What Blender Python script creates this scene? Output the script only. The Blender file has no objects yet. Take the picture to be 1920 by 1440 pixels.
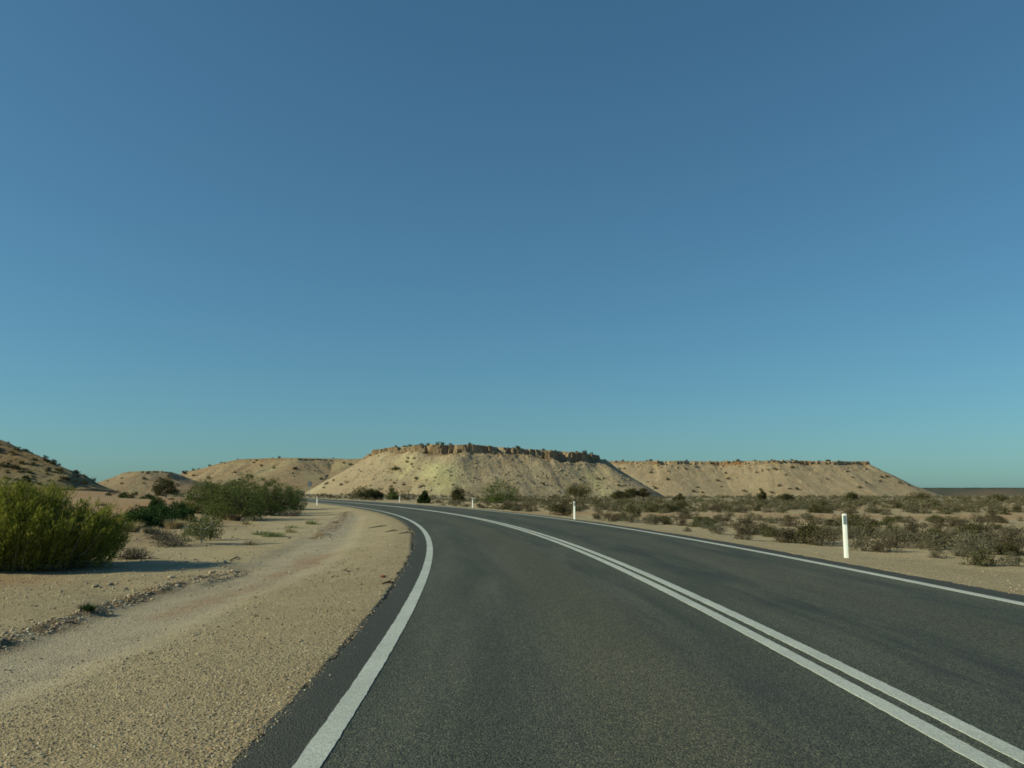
import bpy, math, random
import numpy as np
from mathutils import Vector

# ------------------------------------------------------------------ camera, sky, sun, exposure
scene = bpy.context.scene
COL = scene.collection
CAM_H, FPX, HORIZON = 1.4, 1554.0, 921.0            # photograph is 1920 x 1440
TILT = math.atan((HORIZON - 720.0) / FPX)
cam_data = bpy.data.cameras.new('camera')
cam_data.sensor_width = 36.0
cam_data.lens = FPX / 1920.0 * 36.0
cam_data.clip_start = 0.1
cam_data.clip_end = 60000.0
cam = bpy.data.objects.new('camera', cam_data)
cam.location = (0, 0, CAM_H)
cam.rotation_euler = (math.pi / 2 + TILT, 0, 0)
COL.objects.link(cam)
scene.camera = cam

SUN_AZ, SUN_EL = math.radians(-102.0), math.radians(25.5)     # azimuth from +Y, clockwise
world = bpy.data.worlds.new('World')
scene.world = world
world.use_nodes = True
wn, wl = world.node_tree.nodes, world.node_tree.links
wn.clear()
sky = wn.new('ShaderNodeTexSky')
sky.sky_type = 'NISHITA'
sky.sun_disc = False
sky.sun_elevation = SUN_EL
sky.sun_rotation = SUN_AZ % (2 * math.pi)
sky.altitude = 50.0
sky.air_density = 1.0
sky.dust_density = 0.6
sky.ozone_density = 3.0
bg = wn.new('ShaderNodeBackground')
bg.inputs['Strength'].default_value = 0.115
wo = wn.new('ShaderNodeOutputWorld')
wb = wn.new('ShaderNodeMix'); wb.data_type = 'RGBA'; wb.blend_type = 'MULTIPLY'
wb.inputs[0].default_value = 1.0
wb.inputs[7].default_value = (0.51, 0.915, 1.03, 1)       # the camera's white balance
gam = wn.new('ShaderNodeGamma'); gam.inputs['Gamma'].default_value = 0.8      # and its soft tone curve
wl.new(sky.outputs[0], gam.inputs['Color'])
wl.new(gam.outputs[0], wb.inputs[6])
wl.new(wb.outputs[2], bg.inputs['Color'])
wl.new(bg.outputs[0], wo.inputs['Surface'])

sun_data = bpy.data.lights.new('sun', 'SUN')
sun_data.energy = 4.6
sun_data.angle = math.radians(0.55)
sun_data.color = (1.0, 0.98, 0.66)
sun = bpy.data.objects.new('sun', sun_data)
S = Vector((math.sin(SUN_AZ) * math.cos(SUN_EL), math.cos(SUN_AZ) * math.cos(SUN_EL), math.sin(SUN_EL)))
sun.rotation_mode = 'QUATERNION'
sun.rotation_quaternion = (-S).to_track_quat('-Z', 'Y')
sun.location = (-60, -10, 60)
COL.objects.link(sun)

vs = scene.view_settings
vs.view_transform = 'Standard'
vs.look = 'None'
vs.gamma = 1.0
vs.exposure = 0.0
vs.use_curve_mapping = False
scene.cycles.max_bounces = 5
scene.cycles.diffuse_bounces = 3
scene.cycles.transparent_max_bounces = 4
scene.cycles.pixel_filter_type = 'BLACKMAN_HARRIS'
scene.cycles.filter_width = 1.7

# ------------------------------------------------------------------ helpers
RNG = np.random.default_rng(11)


def _hash(ix, iy, seed):
    h = (ix.astype(np.int64) * 374761393 + iy.astype(np.int64) * 668265263 + seed * 974634677) & 0xFFFFFFFF
    h = ((h ^ (h >> 13)) * 1274126177) & 0xFFFFFFFF
    h = h ^ (h >> 16)
    return (h & 0xFFFFFF) / float(0xFFFFFF)


def vnoise(x, y, seed=0):
    x = np.asarray(x, float); y = np.asarray(y, float)
    ix, iy = np.floor(x), np.floor(y)
    fx, fy = x - ix, y - iy
    fx = fx * fx * (3 - 2 * fx); fy = fy * fy * (3 - 2 * fy)
    a, b = _hash(ix, iy, seed), _hash(ix + 1, iy, seed)
    c, d = _hash(ix, iy + 1, seed), _hash(ix + 1, iy + 1, seed)
    return (a + (b - a) * fx) * (1 - fy) + (c + (d - c) * fx) * fy      # 0..1


def fbm(x, y, octv=4, seed=0, gain=0.5):
    x = np.asarray(x, float); y = np.asarray(y, float)
    t = np.zeros(np.broadcast(x, y).shape); amp, tot = 1.0, 0.0
    for k in range(octv):
        t = t + amp * (vnoise(x * 2 ** k + 17.3 * k, y * 2 ** k - 9.1 * k, seed + k) - 0.5)
        tot += amp; amp *= gain
    return 2 * t / tot                                                   # about -1..1


def sstep(a, b, x):
    t = np.clip((np.asarray(x, float) - a) / (b - a), 0, 1)
    return t * t * (3 - 2 * t)


def mesh_np(name, V, quads=None, tris=None, mats=(), smooth=False, matidx=None):
    me = bpy.data.meshes.new(name)
    V = np.ascontiguousarray(V, np.float32)
    nq = 0 if quads is None else len(quads)
    nt = 0 if tris is None else len(tris)
    loops = []
    if nq: loops.append(np.asarray(quads, np.int32).ravel())
    if nt: loops.append(np.asarray(tris, np.int32).ravel())
    loops = np.concatenate(loops)
    sizes = np.concatenate([np.full(nq, 4, np.int32), np.full(nt, 3, np.int32)])
    starts = np.concatenate([[0], np.cumsum(sizes)[:-1]]).astype(np.int32)
    me.vertices.add(len(V)); me.vertices.foreach_set('co', V.ravel())
    me.loops.add(len(loops)); me.loops.foreach_set('vertex_index', loops)
    me.polygons.add(nq + nt)
    me.polygons.foreach_set('loop_start', starts)
    me.polygons.foreach_set('loop_total', sizes)
    if matidx is not None: me.polygons.foreach_set('material_index', np.asarray(matidx, np.int32))
    me.polygons.foreach_set('use_smooth', np.full(nq + nt, bool(smooth)))
    for m in mats: me.materials.append(m)
    me.update(calc_edges=True)
    return me


def set_col(me, rgb, name='Col'):
    a = me.attributes.new(name, 'FLOAT_COLOR', 'POINT')
    a.data.foreach_set('color', np.ascontiguousarray(np.c_[rgb, np.ones(len(rgb))], np.float32).ravel())


def set_float(me, v, name):
    a = me.attributes.new(name, 'FLOAT', 'POINT')
    a.data.foreach_set('value', np.ascontiguousarray(v, np.float32))


def obj(name, me, parent=None, loc=None, rotz=0.0, scale=None):
    o = bpy.data.objects.new(name, me)
    COL.objects.link(o)
    if parent is not None: o.parent = parent
    if loc is not None: o.location = loc
    o.rotation_euler = (0, 0, rotz)
    if scale is not None: o.scale = scale
    return o


def tag(o, label=None, cat=None, group=None, kind=None):
    if label: o['label'] = label
    if cat: o['category'] = cat
    if group: o['group'] = group
    if kind: o['kind'] = kind
    return o


class MB:
    """collects vertices, quads and triangles into one mesh"""
    def __init__(s): s.V, s.Q, s.T, s.mq, s.mt, s.n = [], [], [], [], [], 0

    def add(s, V, quads=None, tris=None, m=0):
        V = np.asarray(V, float)
        s.V.append(V)
        if quads is not None and len(quads):
            s.Q.append(np.asarray(quads) + s.n); s.mq.append(np.full(len(quads), m))
        if tris is not None and len(tris):
            s.T.append(np.asarray(tris) + s.n); s.mt.append(np.full(len(tris), m))
        s.n += len(V)

    def arrays(s):
        V = np.concatenate(s.V)
        Q = np.concatenate(s.Q) if s.Q else np.zeros((0, 4), int)
        T = np.concatenate(s.T) if s.T else np.zeros((0, 3), int)
        m = np.concatenate(s.mq + s.mt) if (s.mq or s.mt) else None
        return V, Q, T, m

    def mesh(s, name, mats, smooth=False):
        V, Q, T, m = s.arrays()
        return mesh_np(name, V, Q, T, mats, smooth, m)

    def box(s, c, d, m=0):
        c = np.array(c, float); d = np.array(d, float) / 2
        V = np.array([[x, y, z] for z in (-1, 1) for y in (-1, 1) for x in (-1, 1)]) * d + c
        s.add(V, [[0, 2, 3, 1], [4, 5, 7, 6], [0, 1, 5, 4], [2, 6, 7, 3], [0, 4, 6, 2], [1, 3, 7, 5]], m=m)

    def tube(s, P, R, k=4, m=0):
        P = np.asarray(P, float); n = len(P); R = np.broadcast_to(R, (n,))
        T = np.gradient(P, axis=0); T /= np.linalg.norm(T, axis=1)[:, None] + 1e-9
        ref = np.array([0, 0, 1.0]) if abs(T[0, 2]) < 0.9 else np.array([1.0, 0, 0])
        A = np.cross(T, ref); A /= np.linalg.norm(A, axis=1)[:, None] + 1e-9
        B = np.cross(T, A)
        ang = np.arange(k) * 2 * math.pi / k
        ring = A[:, None, :] * np.cos(ang)[None, :, None] + B[:, None, :] * np.sin(ang)[None, :, None]
        V = (P[:, None, :] + ring * R[:, None, None]).reshape(-1, 3)
        q = []
        for i in range(n - 1):
            for j in range(k):
                a, b = i * k + j, i * k + (j + 1) % k
                q.append([a, b, b + k, a + k])
        t = [[0, j + 1, j] for j in range(1, k - 1)] + [[(n - 1) * k, (n - 1) * k + j, (n - 1) * k + j + 1] for j in range(1, k - 1)]
        s.add(V, q, t, m)


# ---- materials
def new_mat(name):
    m = bpy.data.materials.new(name); m.use_nodes = True
    nt = m.node_tree; nt.nodes.clear()
    out = nt.nodes.new('ShaderNodeOutputMaterial')
    return m, nt, out


def nd(nt, kind, **kw):
    n = nt.nodes.new(kind)
    for k, v in kw.items():
        if k in n.inputs: n.inputs[k].default_value = v
        else: setattr(n, k, v)
    return n


def mixrgb(nt, mode, fac, a, b):
    n = nt.nodes.new('ShaderNodeMix'); n.data_type = 'RGBA'; n.blend_type = mode
    for sock, v in ((n.inputs[0], fac), (n.inputs[6], a), (n.inputs[7], b)):
        if hasattr(v, 'is_linked') or hasattr(v, 'links'): nt.links.new(v, sock)
        else: sock.default_value = v if isinstance(v, (int, float)) else (*v, 1)
    return n.outputs[2]


def mathn(nt, op, a, b=0.0, clamp=False):
    n = nt.nodes.new('ShaderNodeMath'); n.operation = op; n.use_clamp = clamp
    for i, v in enumerate((a, b)):
        if hasattr(v, 'links'): nt.links.new(v, n.inputs[i])
        else: n.inputs[i].default_value = v
    return n.outputs[0]


def ramp(nt, fac, stops):
    n = nt.nodes.new('ShaderNodeValToRGB')
    while len(n.color_ramp.elements) < len(stops): n.color_ramp.elements.new(0.5)
    for e, (p, c) in zip(n.color_ramp.elements, stops):
        e.position = p
        e.color = (*c, 1) if not isinstance(c, (int, float)) else (c, c, c, 1)
    nt.links.new(fac, n.inputs[0])
    return n.outputs[0]


def noise(nt, vec, scale, detail=4.0, rough=0.55):
    n = nd(nt, 'ShaderNodeTexNoise', Scale=scale, Detail=detail, Roughness=rough)
    nt.links.new(vec, n.inputs['Vector'])
    return n.outputs[0]


def voro(nt, vec, scale, feature='F1', out='Distance'):
    n = nd(nt, 'ShaderNodeTexVoronoi', Scale=scale); n.feature = feature
    nt.links.new(vec, n.inputs['Vector'])
    return n.outputs[out]


def bump(nt, h, dist, strength=1.0, normal=None):
    n = nd(nt, 'ShaderNodeBump', Strength=strength, Distance=dist)
    nt.links.new(h, n.inputs['Height'])
    if normal is not None: nt.links.new(normal, n.inputs['Normal'])
    return n.outputs[0]


def principled(nt, out, color, rough=0.9, normal=None, spec=0.25):
    p = nd(nt, 'ShaderNodeBsdfPrincipled', Roughness=rough)
    p.inputs['Specular IOR Level'].default_value = spec
    if hasattr(color, 'links'): nt.links.new(color, p.inputs['Base Color'])
    else: p.inputs['Base Color'].default_value = (*color, 1)
    if normal is not None: nt.links.new(normal, p.inputs['Normal'])
    nt.links.new(p.outputs[0], out.inputs['Surface'])
    return p


def pos(nt): return nt.nodes.new('ShaderNodeNewGeometry').outputs['Position']


def attr(nt, name, out='Color'):
    n = nt.nodes.new('ShaderNodeAttribute'); n.attribute_name = name
    return n.outputs[out]


def ground_material():
    m, nt, out = new_mat('gravelly_sand')
    P = pos(nt); c = attr(nt, 'Col')
    # individual grit colours
    v1 = nd(nt, 'ShaderNodeTexVoronoi', Scale=55.0); nt.links.new(P, v1.inputs['Vector'])
    grit = ramp(nt, mathn(nt, 'FRACT', mathn(nt, 'MULTIPLY', v1.outputs['Color'], 7.0)),
                [(0.0, (0.66, 0.60, 0.54)), (0.35, (0.94, 0.92, 0.90)), (0.7, (1.05, 1.01, 0.97)), (0.93, (1.2, 1.16, 1.1)), (1.0, (1.45, 1.42, 1.35))])
    c = mixrgb(nt, 'MULTIPLY', attr(nt, 'grit', 'Fac'), c, grit)
    n2 = ramp(nt, noise(nt, P, 2.3, 6.0, 0.65), [(0.25, 0.80), (0.5, 1.0), (0.75, 1.16)])
    c = mixrgb(nt, 'MULTIPLY', 0.8, c, n2)
    n3 = ramp(nt, noise(nt, P, 0.35, 5.0, 0.6), [(0.3, (0.90, 0.84, 0.78)), (0.55, (1, 1, 1)), (0.75, (1.1, 1.1, 1.1))])
    c = mixrgb(nt, 'MULTIPLY', 0.7, c, n3)
    h1 = mathn(nt, 'SUBTRACT', 1.0, v1.outputs['Distance'])
    b = bump(nt, h1, 0.012, 0.9)
    b = bump(nt, noise(nt, P, 11.0, 6.0, 0.7), 0.05, 0.7, b)
    principled(nt, out, c, 0.95, b, 0.1)
    return m


def hill_material(name, stone=0.5):
    m, nt, out = new_mat(name)
    P = pos(nt); c = attr(nt, 'Col')
    n1 = ramp(nt, noise(nt, P, 0.9, 8.0, 0.7), [(0.25, 0.68), (0.5, 1.0), (0.78, 1.22)])
    c = mixrgb(nt, 'MULTIPLY', 0.8, c, n1)
    n2 = ramp(nt, noise(nt, P, 0.12, 6.0, 0.6), [(0.3, (0.90, 0.83, 0.76)), (0.55, (1, 1, 1)), (0.75, (1.08, 1.1, 1.04))])
    c = mixrgb(nt, 'MULTIPLY', 0.8, c, n2)
    # scattered dark stones and bushlets too small to build
    v = nd(nt, 'ShaderNodeTexVoronoi', Scale=0.75); nt.links.new(P, v.inputs['Vector'])
    spot = ramp(nt, v.outputs['Distance'], [(0.0, 1.0), (0.22, 0.8), (0.34, 0.0)])
    pick = ramp(nt, v.outputs['Color'], [(0.0, 0.0), (0.56, 0.0), (0.62, 1.0)])
    fac = mathn(nt, 'MULTIPLY', mathn(nt, 'MULTIPLY', spot, pick), stone)
    c = mixrgb(nt, 'MIX', fac, c, (0.10, 0.085, 0.055))
    b = bump(nt, noise(nt, P, 0.8, 10.0, 0.74), 1.5, 0.9)
    principled(nt, out, c, 0.95, b, 0.1)
    return m


def rock_material(name, c0, c1):
    m, nt, out = new_mat(name)
    P = pos(nt)
    c = ramp(nt, noise(nt, P, 1.4, 7.0, 0.65), [(0.3, c0), (0.7, c1)])
    r = nt.nodes.new('ShaderNodeObjectInfo').outputs['Random']
    c = mixrgb(nt, 'MULTIPLY', 0.6, c, ramp(nt, r, [(0, (0.8, 0.76, 0.72)), (1, (1.15, 1.12, 1.08))]))
    b = bump(nt, noise(nt, P, 3.0, 8.0, 0.7), 0.25, 0.8)
    principled(nt, out, c, 0.95, b, 0.1)
    return m


def pebble_material():
    m, nt, out = new_mat('loose_gravel_stones')
    r = nt.nodes.new('ShaderNodeNewGeometry').outputs['Random Per Island']
    c = ramp(nt, r, [(0.0, (0.19, 0.135, 0.09)), (0.2, (0.30, 0.225, 0.15)), (0.55, (0.42, 0.325, 0.215)), (0.85, (0.48, 0.385, 0.265)), (0.95, (0.58, 0.51, 0.39)), (1.0, (0.38, 0.19, 0.09))])
    principled(nt, out, c, 0.9, None, 0.15)
    return m


def leaf_material(name, stops, transl=0.22, objvar=0.35, tint=False):
    m, nt, out = new_mat(name)
    r = nt.nodes.new('ShaderNodeNewGeometry').outputs['Random Per Island']
    c = ramp(nt, r, stops)
    if tint: f = attr(nt, 'tint', 'Fac')
    else: f = nt.nodes.new('ShaderNodeObjectInfo').outputs['Random']
    c = mixrgb(nt, 'MULTIPLY', objvar * 2, c, ramp(nt, f, [(0.0, (0.72, 0.68, 0.66)), (0.35, (1.0, 0.92, 0.82)), (0.65, (0.92, 1.0, 0.88)), (1.0, (1.22, 1.18, 1.16))]))
    d = nt.nodes.new('ShaderNodeBsdfDiffuse'); nt.links.new(c, d.inputs[0])
    t = nt.nodes.new('ShaderNodeBsdfTranslucent'); nt.links.new(c, t.inputs[0])
    mx = nt.nodes.new('ShaderNodeMixShader'); mx.inputs[0].default_value = transl
    nt.links.new(d.outputs[0], mx.inputs[1]); nt.links.new(t.outputs[0], mx.inputs[2])
    nt.links.new(mx.outputs[0], out.inputs['Surface'])
    return m


def bark_material(name, a, b):
    m, nt, out = new_mat(name)
    c = ramp(nt, noise(nt, pos(nt), 14.0, 5.0), [(0.3, a), (0.7, b)])
    principled(nt, out, c, 0.9, None, 0.1)
    return m


def plain(name, rgb, rough=0.6, spec=0.3, var=0.12, scale=6.0):
    m, nt, out = new_mat(name)
    c = ramp(nt, noise(nt, pos(nt), scale, 5.0), [(0.3, tuple(v * (1 - var) for v in rgb)), (0.7, tuple(v * (1 + var) for v in rgb))])
    principled(nt, out, c, rough, None, spec)
    return m


# ------------------------------------------------------------------ the road's line and the lie of the land
KC = [5.020754084508778e-08, -3.162120757548418e-06, -0.0023562261976320916, 0.0009167107960098685, 2.560150072994557]
KD = np.polyder(np.array(KC))
YS = np.arange(-80.0, 520.0, 0.5)
_sl = np.where(YS < 0, 0.0, np.polyval(KD, np.clip(YS, 0, 95)))
_sl = np.where(YS > 95, np.polyval(KD, 95.0) - 0.0011 * (YS - 95), _sl)
_xc = np.concatenate([[0], np.cumsum((_sl[1:] + _sl[:-1]) * 0.25)])
XS = _xc - np.interp(0.0, YS, _xc) + KC[-1]
W_L, W_R = 3.55, 3.98            # lane widths to the edge lines
SH_L, SH_R = 0.40, 0.55          # sealed strip beyond the edge lines


def lateral(x, y):
    s = np.interp(y, YS, _sl)
    return (x - np.interp(y, YS, XS)) / np.sqrt(1 + s * s)


def px_flat(px, py, z=0.0):
    u, v = (px - 960) / FPX, -(py - 720) / FPX
    d = np.array([u, math.cos(TILT) - v * math.sin(TILT), math.sin(TILT) + v * math.cos(TILT)])
    k = (z - CAM_H) / d[2]
    return d[0] * k, d[1] * k


def poly_px(L, z=-0.1): return np.array([px_flat(a, b, z) for a, b in L])


TRACK = poly_px([(-400, 1385), (0, 1250), (130, 1206), (250, 1162), (370, 1118), (480, 1083), (560, 1048), (612, 1012), (640, 985), (655, 968)])
RED = poly_px([(300, 1150), (370, 1126), (480, 1095), (560, 1062), (595, 1040)])
BERM = poly_px([(-300, 1285), (0, 1194), (60, 1176), (130, 1153), (210, 1128), (260, 1112), (330, 1093), (390, 1078), (450, 1066)])
BERM2 = poly_px([(372, 1092), (410, 1081), (450, 1071)])
BERM3 = poly_px([(590, 1008), (618, 990), (640, 972), (650, 962)])


def pl_dist(x, y, P):
    best = np.full(np.shape(x), 1e9)
    for a, b in zip(P[:-1], P[1:]):
        d = b - a
        t = np.clip(((x - a[0]) * d[0] + (y - a[1]) * d[1]) / (d @ d), 0, 1)
        best = np.minimum(best, np.hypot(x - a[0] - t * d[0], y - a[1] - t * d[1]))
    return best


def land(x, y, full=False):
    x = np.asarray(x, float); y = np.asarray(y, float)
    lat = lateral(x, y)
    onroad = (y < 500)
    u = -lat - (W_L + SH_L)          # left of the seal
    v = lat - (W_R + SH_R)           # right of the seal
    z = np.zeros(x.shape)
    z += np.where(u > 0, -0.14 * sstep(0, 4, u) + 0.22 * sstep(6, 16, u), 0)
    z += np.where(v > 0, -0.12 * sstep(0.3, 3, v) - 0.10 * sstep(6, 25, v), 0)
    out = np.maximum(np.maximum(u, v), 0)
    amp = sstep(0.1, 4, out)
    z += amp * (0.035 * fbm(x * 0.9, y * 0.9, 4, 3) + 0.13 * sstep(4, 14, out) * fbm(x * 0.14, y * 0.14, 3, 8))
    # sandy rise on the left, towards the hills
    z += 1.35 * sstep(48, 120, y) * sstep(8, 34, u) + 2.2 * sstep(110, 420, y) * sstep(10, 70, u)
    z += 0.16 * sstep(5, 9, u) * sstep(16, 22, y) * (1 - sstep(45, 60, y)) * fbm(x * 0.55, y * 0.4, 4, 77)
    z += 0.45 * np.exp(-(((x + 31) / 9) ** 2 + ((y - 76) / 7) ** 2))
    z += 0.25 * np.exp(-(((x + 15.5) / 4.0) ** 2 + ((y - 27) / 5.0) ** 2)) * (0.6 + 0.6 * vnoise(x * 1.3, y * 1.3, 5))
    # the flat on the right falls away slowly towards a far valley
    z -= (1.0 * sstep(60, 240, y) + 1.6 * sstep(240, 700, y) + 12.5 * sstep(700, 2000, y)) * sstep(-70, 60, x) * sstep(2, 40, v)
    near = (y < 60) & (x < 6) & (y > -5)
    if near.any():
        xn, yn = x[near], y[near]
        dt, db, db2, db3 = pl_dist(xn, yn, TRACK), pl_dist(xn, yn, BERM), pl_dist(xn, yn, BERM2), pl_dist(xn, yn, BERM3)
        ln = fbm(xn * 3.2, yn * 3.2, 4, 21)
        dz = -0.05 * (1 - sstep(0.5, 1.1, dt))
        dz += np.exp(-(db / 0.13) ** 2) * np.clip(0.028 + 0.055 * ln, 0, 0.075)
        dz += np.exp(-(db2 / 0.13) ** 2) * np.clip(0.035 + 0.06 * ln, 0, 0.13)
        dz += np.exp(-(db3 / 0.45) ** 2) * np.clip(0.06 + 0.14 * ln, 0, 0.25)
        z[near] += dz * sstep(0.2, 1.2, u[near])
    z = np.where((out <= 0.0) & onroad, -0.10, z)
    if full: return z, lat, u, v
    return z


def land1(x, y): return float(land(np.array([x]), np.array([y]))[0])


def at(px, py):
    """ground point seen at a pixel of the photograph"""
    z = 0.0
    for _ in range(12):
        x, y = px_flat(px, py, min(z, CAM_H - 0.05))
        z = 0.5 * z + 0.5 * land1(x, y)
    return x, y, land1(x, y)


# ------------------------------------------------------------------ ground
MAT_GROUND = ground_material()


def build_ground():
    fine = np.radians(np.arange(-37, 37.01, 0.2))
    coarse = np.radians(np.arange(41, 319.1, 4.0))
    th = np.concatenate([fine, coarse])
    r = np.concatenate([[0.6], np.exp(np.arange(math.log(1.2), math.log(260), 0.0105)), np.exp(np.arange(math.log(262), math.log(30000), 0.045))])
    X = np.sin(th)[None, :] * r[:, None]; Y = np.cos(th)[None, :] * r[:, None]
    x, y = X.ravel(), Y.ravel()
    z, lat, u, v = land(x, y, True)
    V = np.c_[x, y, z]
    nr, na = len(r), len(th)
    i, j = np.meshgrid(np.arange(nr - 1), np.arange(na), indexing='ij')
    a = i * na + j; b = i * na + (j + 1) % na
    Q = np.stack([a, a + na, b + na, b], -1).reshape(-1, 4)
    V = np.vstack([V, [[0, 0, land1(0, 0)]]])
    c0 = len(V) - 1
    T = np.array([[c0, k, (k + 1) % na] for k in range(na)])
    me = mesh_np('ground', V, Q, T, [MAT_GROUND], True)
    x = np.append(x, 0); y = np.append(y, 0); u = np.append(u, -1.); v = np.append(v, -1.)
    gravel = np.array([0.375, 0.300, 0.190]); red = np.array([0.335, 0.195, 0.105]); clay = np.array([0.385, 0.325, 0.245])
    sand = np.array([0.425, 0.32, 0.20]); scrub = np.array([0.28, 0.235, 0.155])
    C = np.tile(gravel, (len(x), 1))

    def mix(w, col): C[:] = C * (1 - w[:, None]) + w[:, None] * col
    big = fbm(x * 0.11, y * 0.11, 4, 40)
    mix(sstep(5, 10, u) * np.clip(0.62 + 0.9 * fbm(x * 0.3, y * 0.3, 4, 41), 0, 1), red)
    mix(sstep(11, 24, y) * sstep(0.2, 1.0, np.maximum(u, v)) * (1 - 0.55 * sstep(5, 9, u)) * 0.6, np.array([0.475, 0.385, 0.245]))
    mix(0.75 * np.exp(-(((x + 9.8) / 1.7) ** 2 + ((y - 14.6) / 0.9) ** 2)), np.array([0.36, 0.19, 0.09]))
    mix(sstep(3, 8, v) * np.clip(0.12 + 0.8 * big, 0, 1), red)
    mix(sstep(3.0, 7, v) * 0.4, sand)
    # bare orange strip between the scrub belts on the right
    dd = np.abs(y + 0.02 * x - 55.5 - 2.2 * fbm(x * 0.07, x * 0.0, 2, 9))
    mix((v > 0) * (1 - sstep(2.0, 5.0, dd)) * 0.8, np.array([0.40, 0.26, 0.145]))
    mix(sstep(90, 200, y) * sstep(0, 12, v) * 0.8, scrub)
    mix(sstep(60, 200, y) * sstep(10, 30, u) * 0.8, np.array([0.36, 0.255, 0.15]))
    mix(sstep(9, 16, u) * sstep(22, 34, y) * np.clip(0.45 + 1.3 * fbm(x * 0.16, y * 0.10, 4, 61), 0, 0.85), np.array([0.36, 0.215, 0.12]))
    far = np.hypot(x, y)
    mix(sstep(900, 1600, far), np.array([0.10, 0.095, 0.065]))
    nearm = (y < 60) & (x < 6) & (y > -5)
    w = np.zeros(len(x)); w[nearm] = 1 - sstep(0.3, 1.5, pl_dist(x[nearm], y[nearm], TRACK) + 0.35 * fbm(x[nearm] * 1.1, y[nearm] * 1.1, 3, 50))
    mix(w * 0.75, clay)
    grit = 0.85 - 0.45 * w
    w2 = np.zeros(len(x)); w2[nearm] = (1 - sstep(0.1, 0.42, pl_dist(x[nearm], y[nearm], RED) + 0.25 * fbm(x[nearm] * 1.6, y[nearm] * 1.6, 3, 51))) * np.clip(0.6 + fbm(x[nearm] * 0.9, y[nearm] * 0.9, 3, 52), 0, 1)
    mix(w2 * 0.65, np.array([0.33, 0.20, 0.125]))
    wb = np.zeros(len(x)); wb[nearm] = np.exp(-(np.minimum(pl_dist(x[nearm], y[nearm], BERM), pl_dist(x[nearm], y[nearm], BERM3)) / 0.25) ** 2) * np.clip(0.5 + 1.2 * fbm(x[nearm] * 4, y[nearm] * 4, 3, 53), 0, 1)
    mix(np.clip(wb * 1.3, 0, 0.9), np.array([0.19, 0.125, 0.07]))
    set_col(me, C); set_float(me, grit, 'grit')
    o = obj('ground', me)
    tag(o, 'pale tan gravel and sandy desert ground on both sides of the road', kind='structure')
    return o


GROUND = build_ground()


# ------------------------------------------------------------------ road and its painted lines
def asphalt_material():
    m, nt, out = new_mat('chip_seal_asphalt')
    P = pos(nt)
    lat, lon = attr(nt, 'lat', 'Fac'), attr(nt, 'lon', 'Fac')
    comb = nt.nodes.new('ShaderNodeCombineXYZ'); nt.links.new(lat, comb.inputs[0])
    nt.links.new(mathn(nt, 'MULTIPLY', lon, 0.10), comb.inputs[1])
    st = comb.outputs[0]
    v = nd(nt, 'ShaderNodeTexVoronoi', Scale=75.0); nt.links.new(P, v.inputs['Vector'])
    chip = ramp(nt, mathn(nt, 'FRACT', mathn(nt, 'MULTIPLY', v.outputs['Color'], 5.0)),
                [(0.0, (0.40, 0.42, 0.42)), (0.4, (0.85, 0.87, 0.83)), (0.75, (1.15, 1.13, 1.0)), (0.95, (1.6, 1.5, 1.2)), (1.0, (2.3, 2.1, 1.6))])
    base = ramp(nt, noise(nt, st, 1.7, 5.0, 0.6), [(0.28, (0.060, 0.065, 0.055)), (0.5, (0.080, 0.083, 0.070)), (0.72, (0.108, 0.106, 0.088))])
    c = mixrgb(nt, 'MULTIPLY', 0.9, base, chip)

    def band(center, width, jitter=0.35):
        d = mathn(nt, 'ADD', mathn(nt, 'SUBTRACT', lat, center), mathn(nt, 'MULTIPLY', mathn(nt, 'SUBTRACT', noise(nt, st, 0.9, 3.0), 0.5), jitter))
        return ramp(nt, mathn(nt, 'DIVIDE', mathn(nt, 'ABSOLUTE', d), width), [(0.0, 1.0), (0.45, 0.85), (1.0, 0.0)])
    # dusty brown strip between the wheel paths, oily wheel paths
    c = mixrgb(nt, 'MIX', mathn(nt, 'MULTIPLY', band(-1.55, 0.8), 0.36), c, mixrgb(nt, 'MULTIPLY', 1.0, (0.115, 0.100, 0.064), chip))
    c = mixrgb(nt, 'MIX', mathn(nt, 'MULTIPLY', band(2.3, 0.8), 0.28), c, mixrgb(nt, 'MULTIPLY', 1.0, (0.108, 0.094, 0.066), chip))
    blot = ramp(nt, noise(nt, st, 2.6, 8.0, 0.72), [(0.44, 0.0), (0.60, 1.0)])
    for cc, ww, ss in ((1.15, 0.6, 0.75), (3.25, 0.55, 0.6), (-0.72, 0.5, 0.45), (-2.5, 0.5, 0.35)):
        f = mathn(nt, 'MULTIPLY', mathn(nt, 'MULTIPLY', band(cc, ww), blot), ss)
        c = mixrgb(nt, 'MIX', f, c, (0.035, 0.038, 0.040))
    # sealed strip outside the edge lines: smoother and blacker, dust at its rim
    el = mathn(nt, 'GREATER_THAN', lat, W_R + 0.02)
    er = mathn(nt, 'LESS_THAN', lat, -W_L - 0.02)
    c = mixrgb(nt, 'MIX', mathn(nt, 'MULTIPLY', mathn(nt, 'ADD', el, er), 0.72), c, (0.052, 0.051, 0.046))
    rim = attr(nt, 'rim', 'Fac')
    dust = mathn(nt, 'MULTIPLY', rim, ramp(nt, noise(nt, P, 9.0, 6.0, 0.7), [(0.52, 0.0), (0.75, 0.22)]))
    c = mixrgb(nt, 'MIX', dust, c, (0.27, 0.21, 0.135))
    b = bump(nt, v.outputs['Distance'], -0.006, 0.9)
    b = bump(nt, noise(nt, P, 40.0, 4.0, 0.6), 0.006, 0.7, b)
    principled(nt, out, c, 0.82, b, 0.22)
    return m


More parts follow.
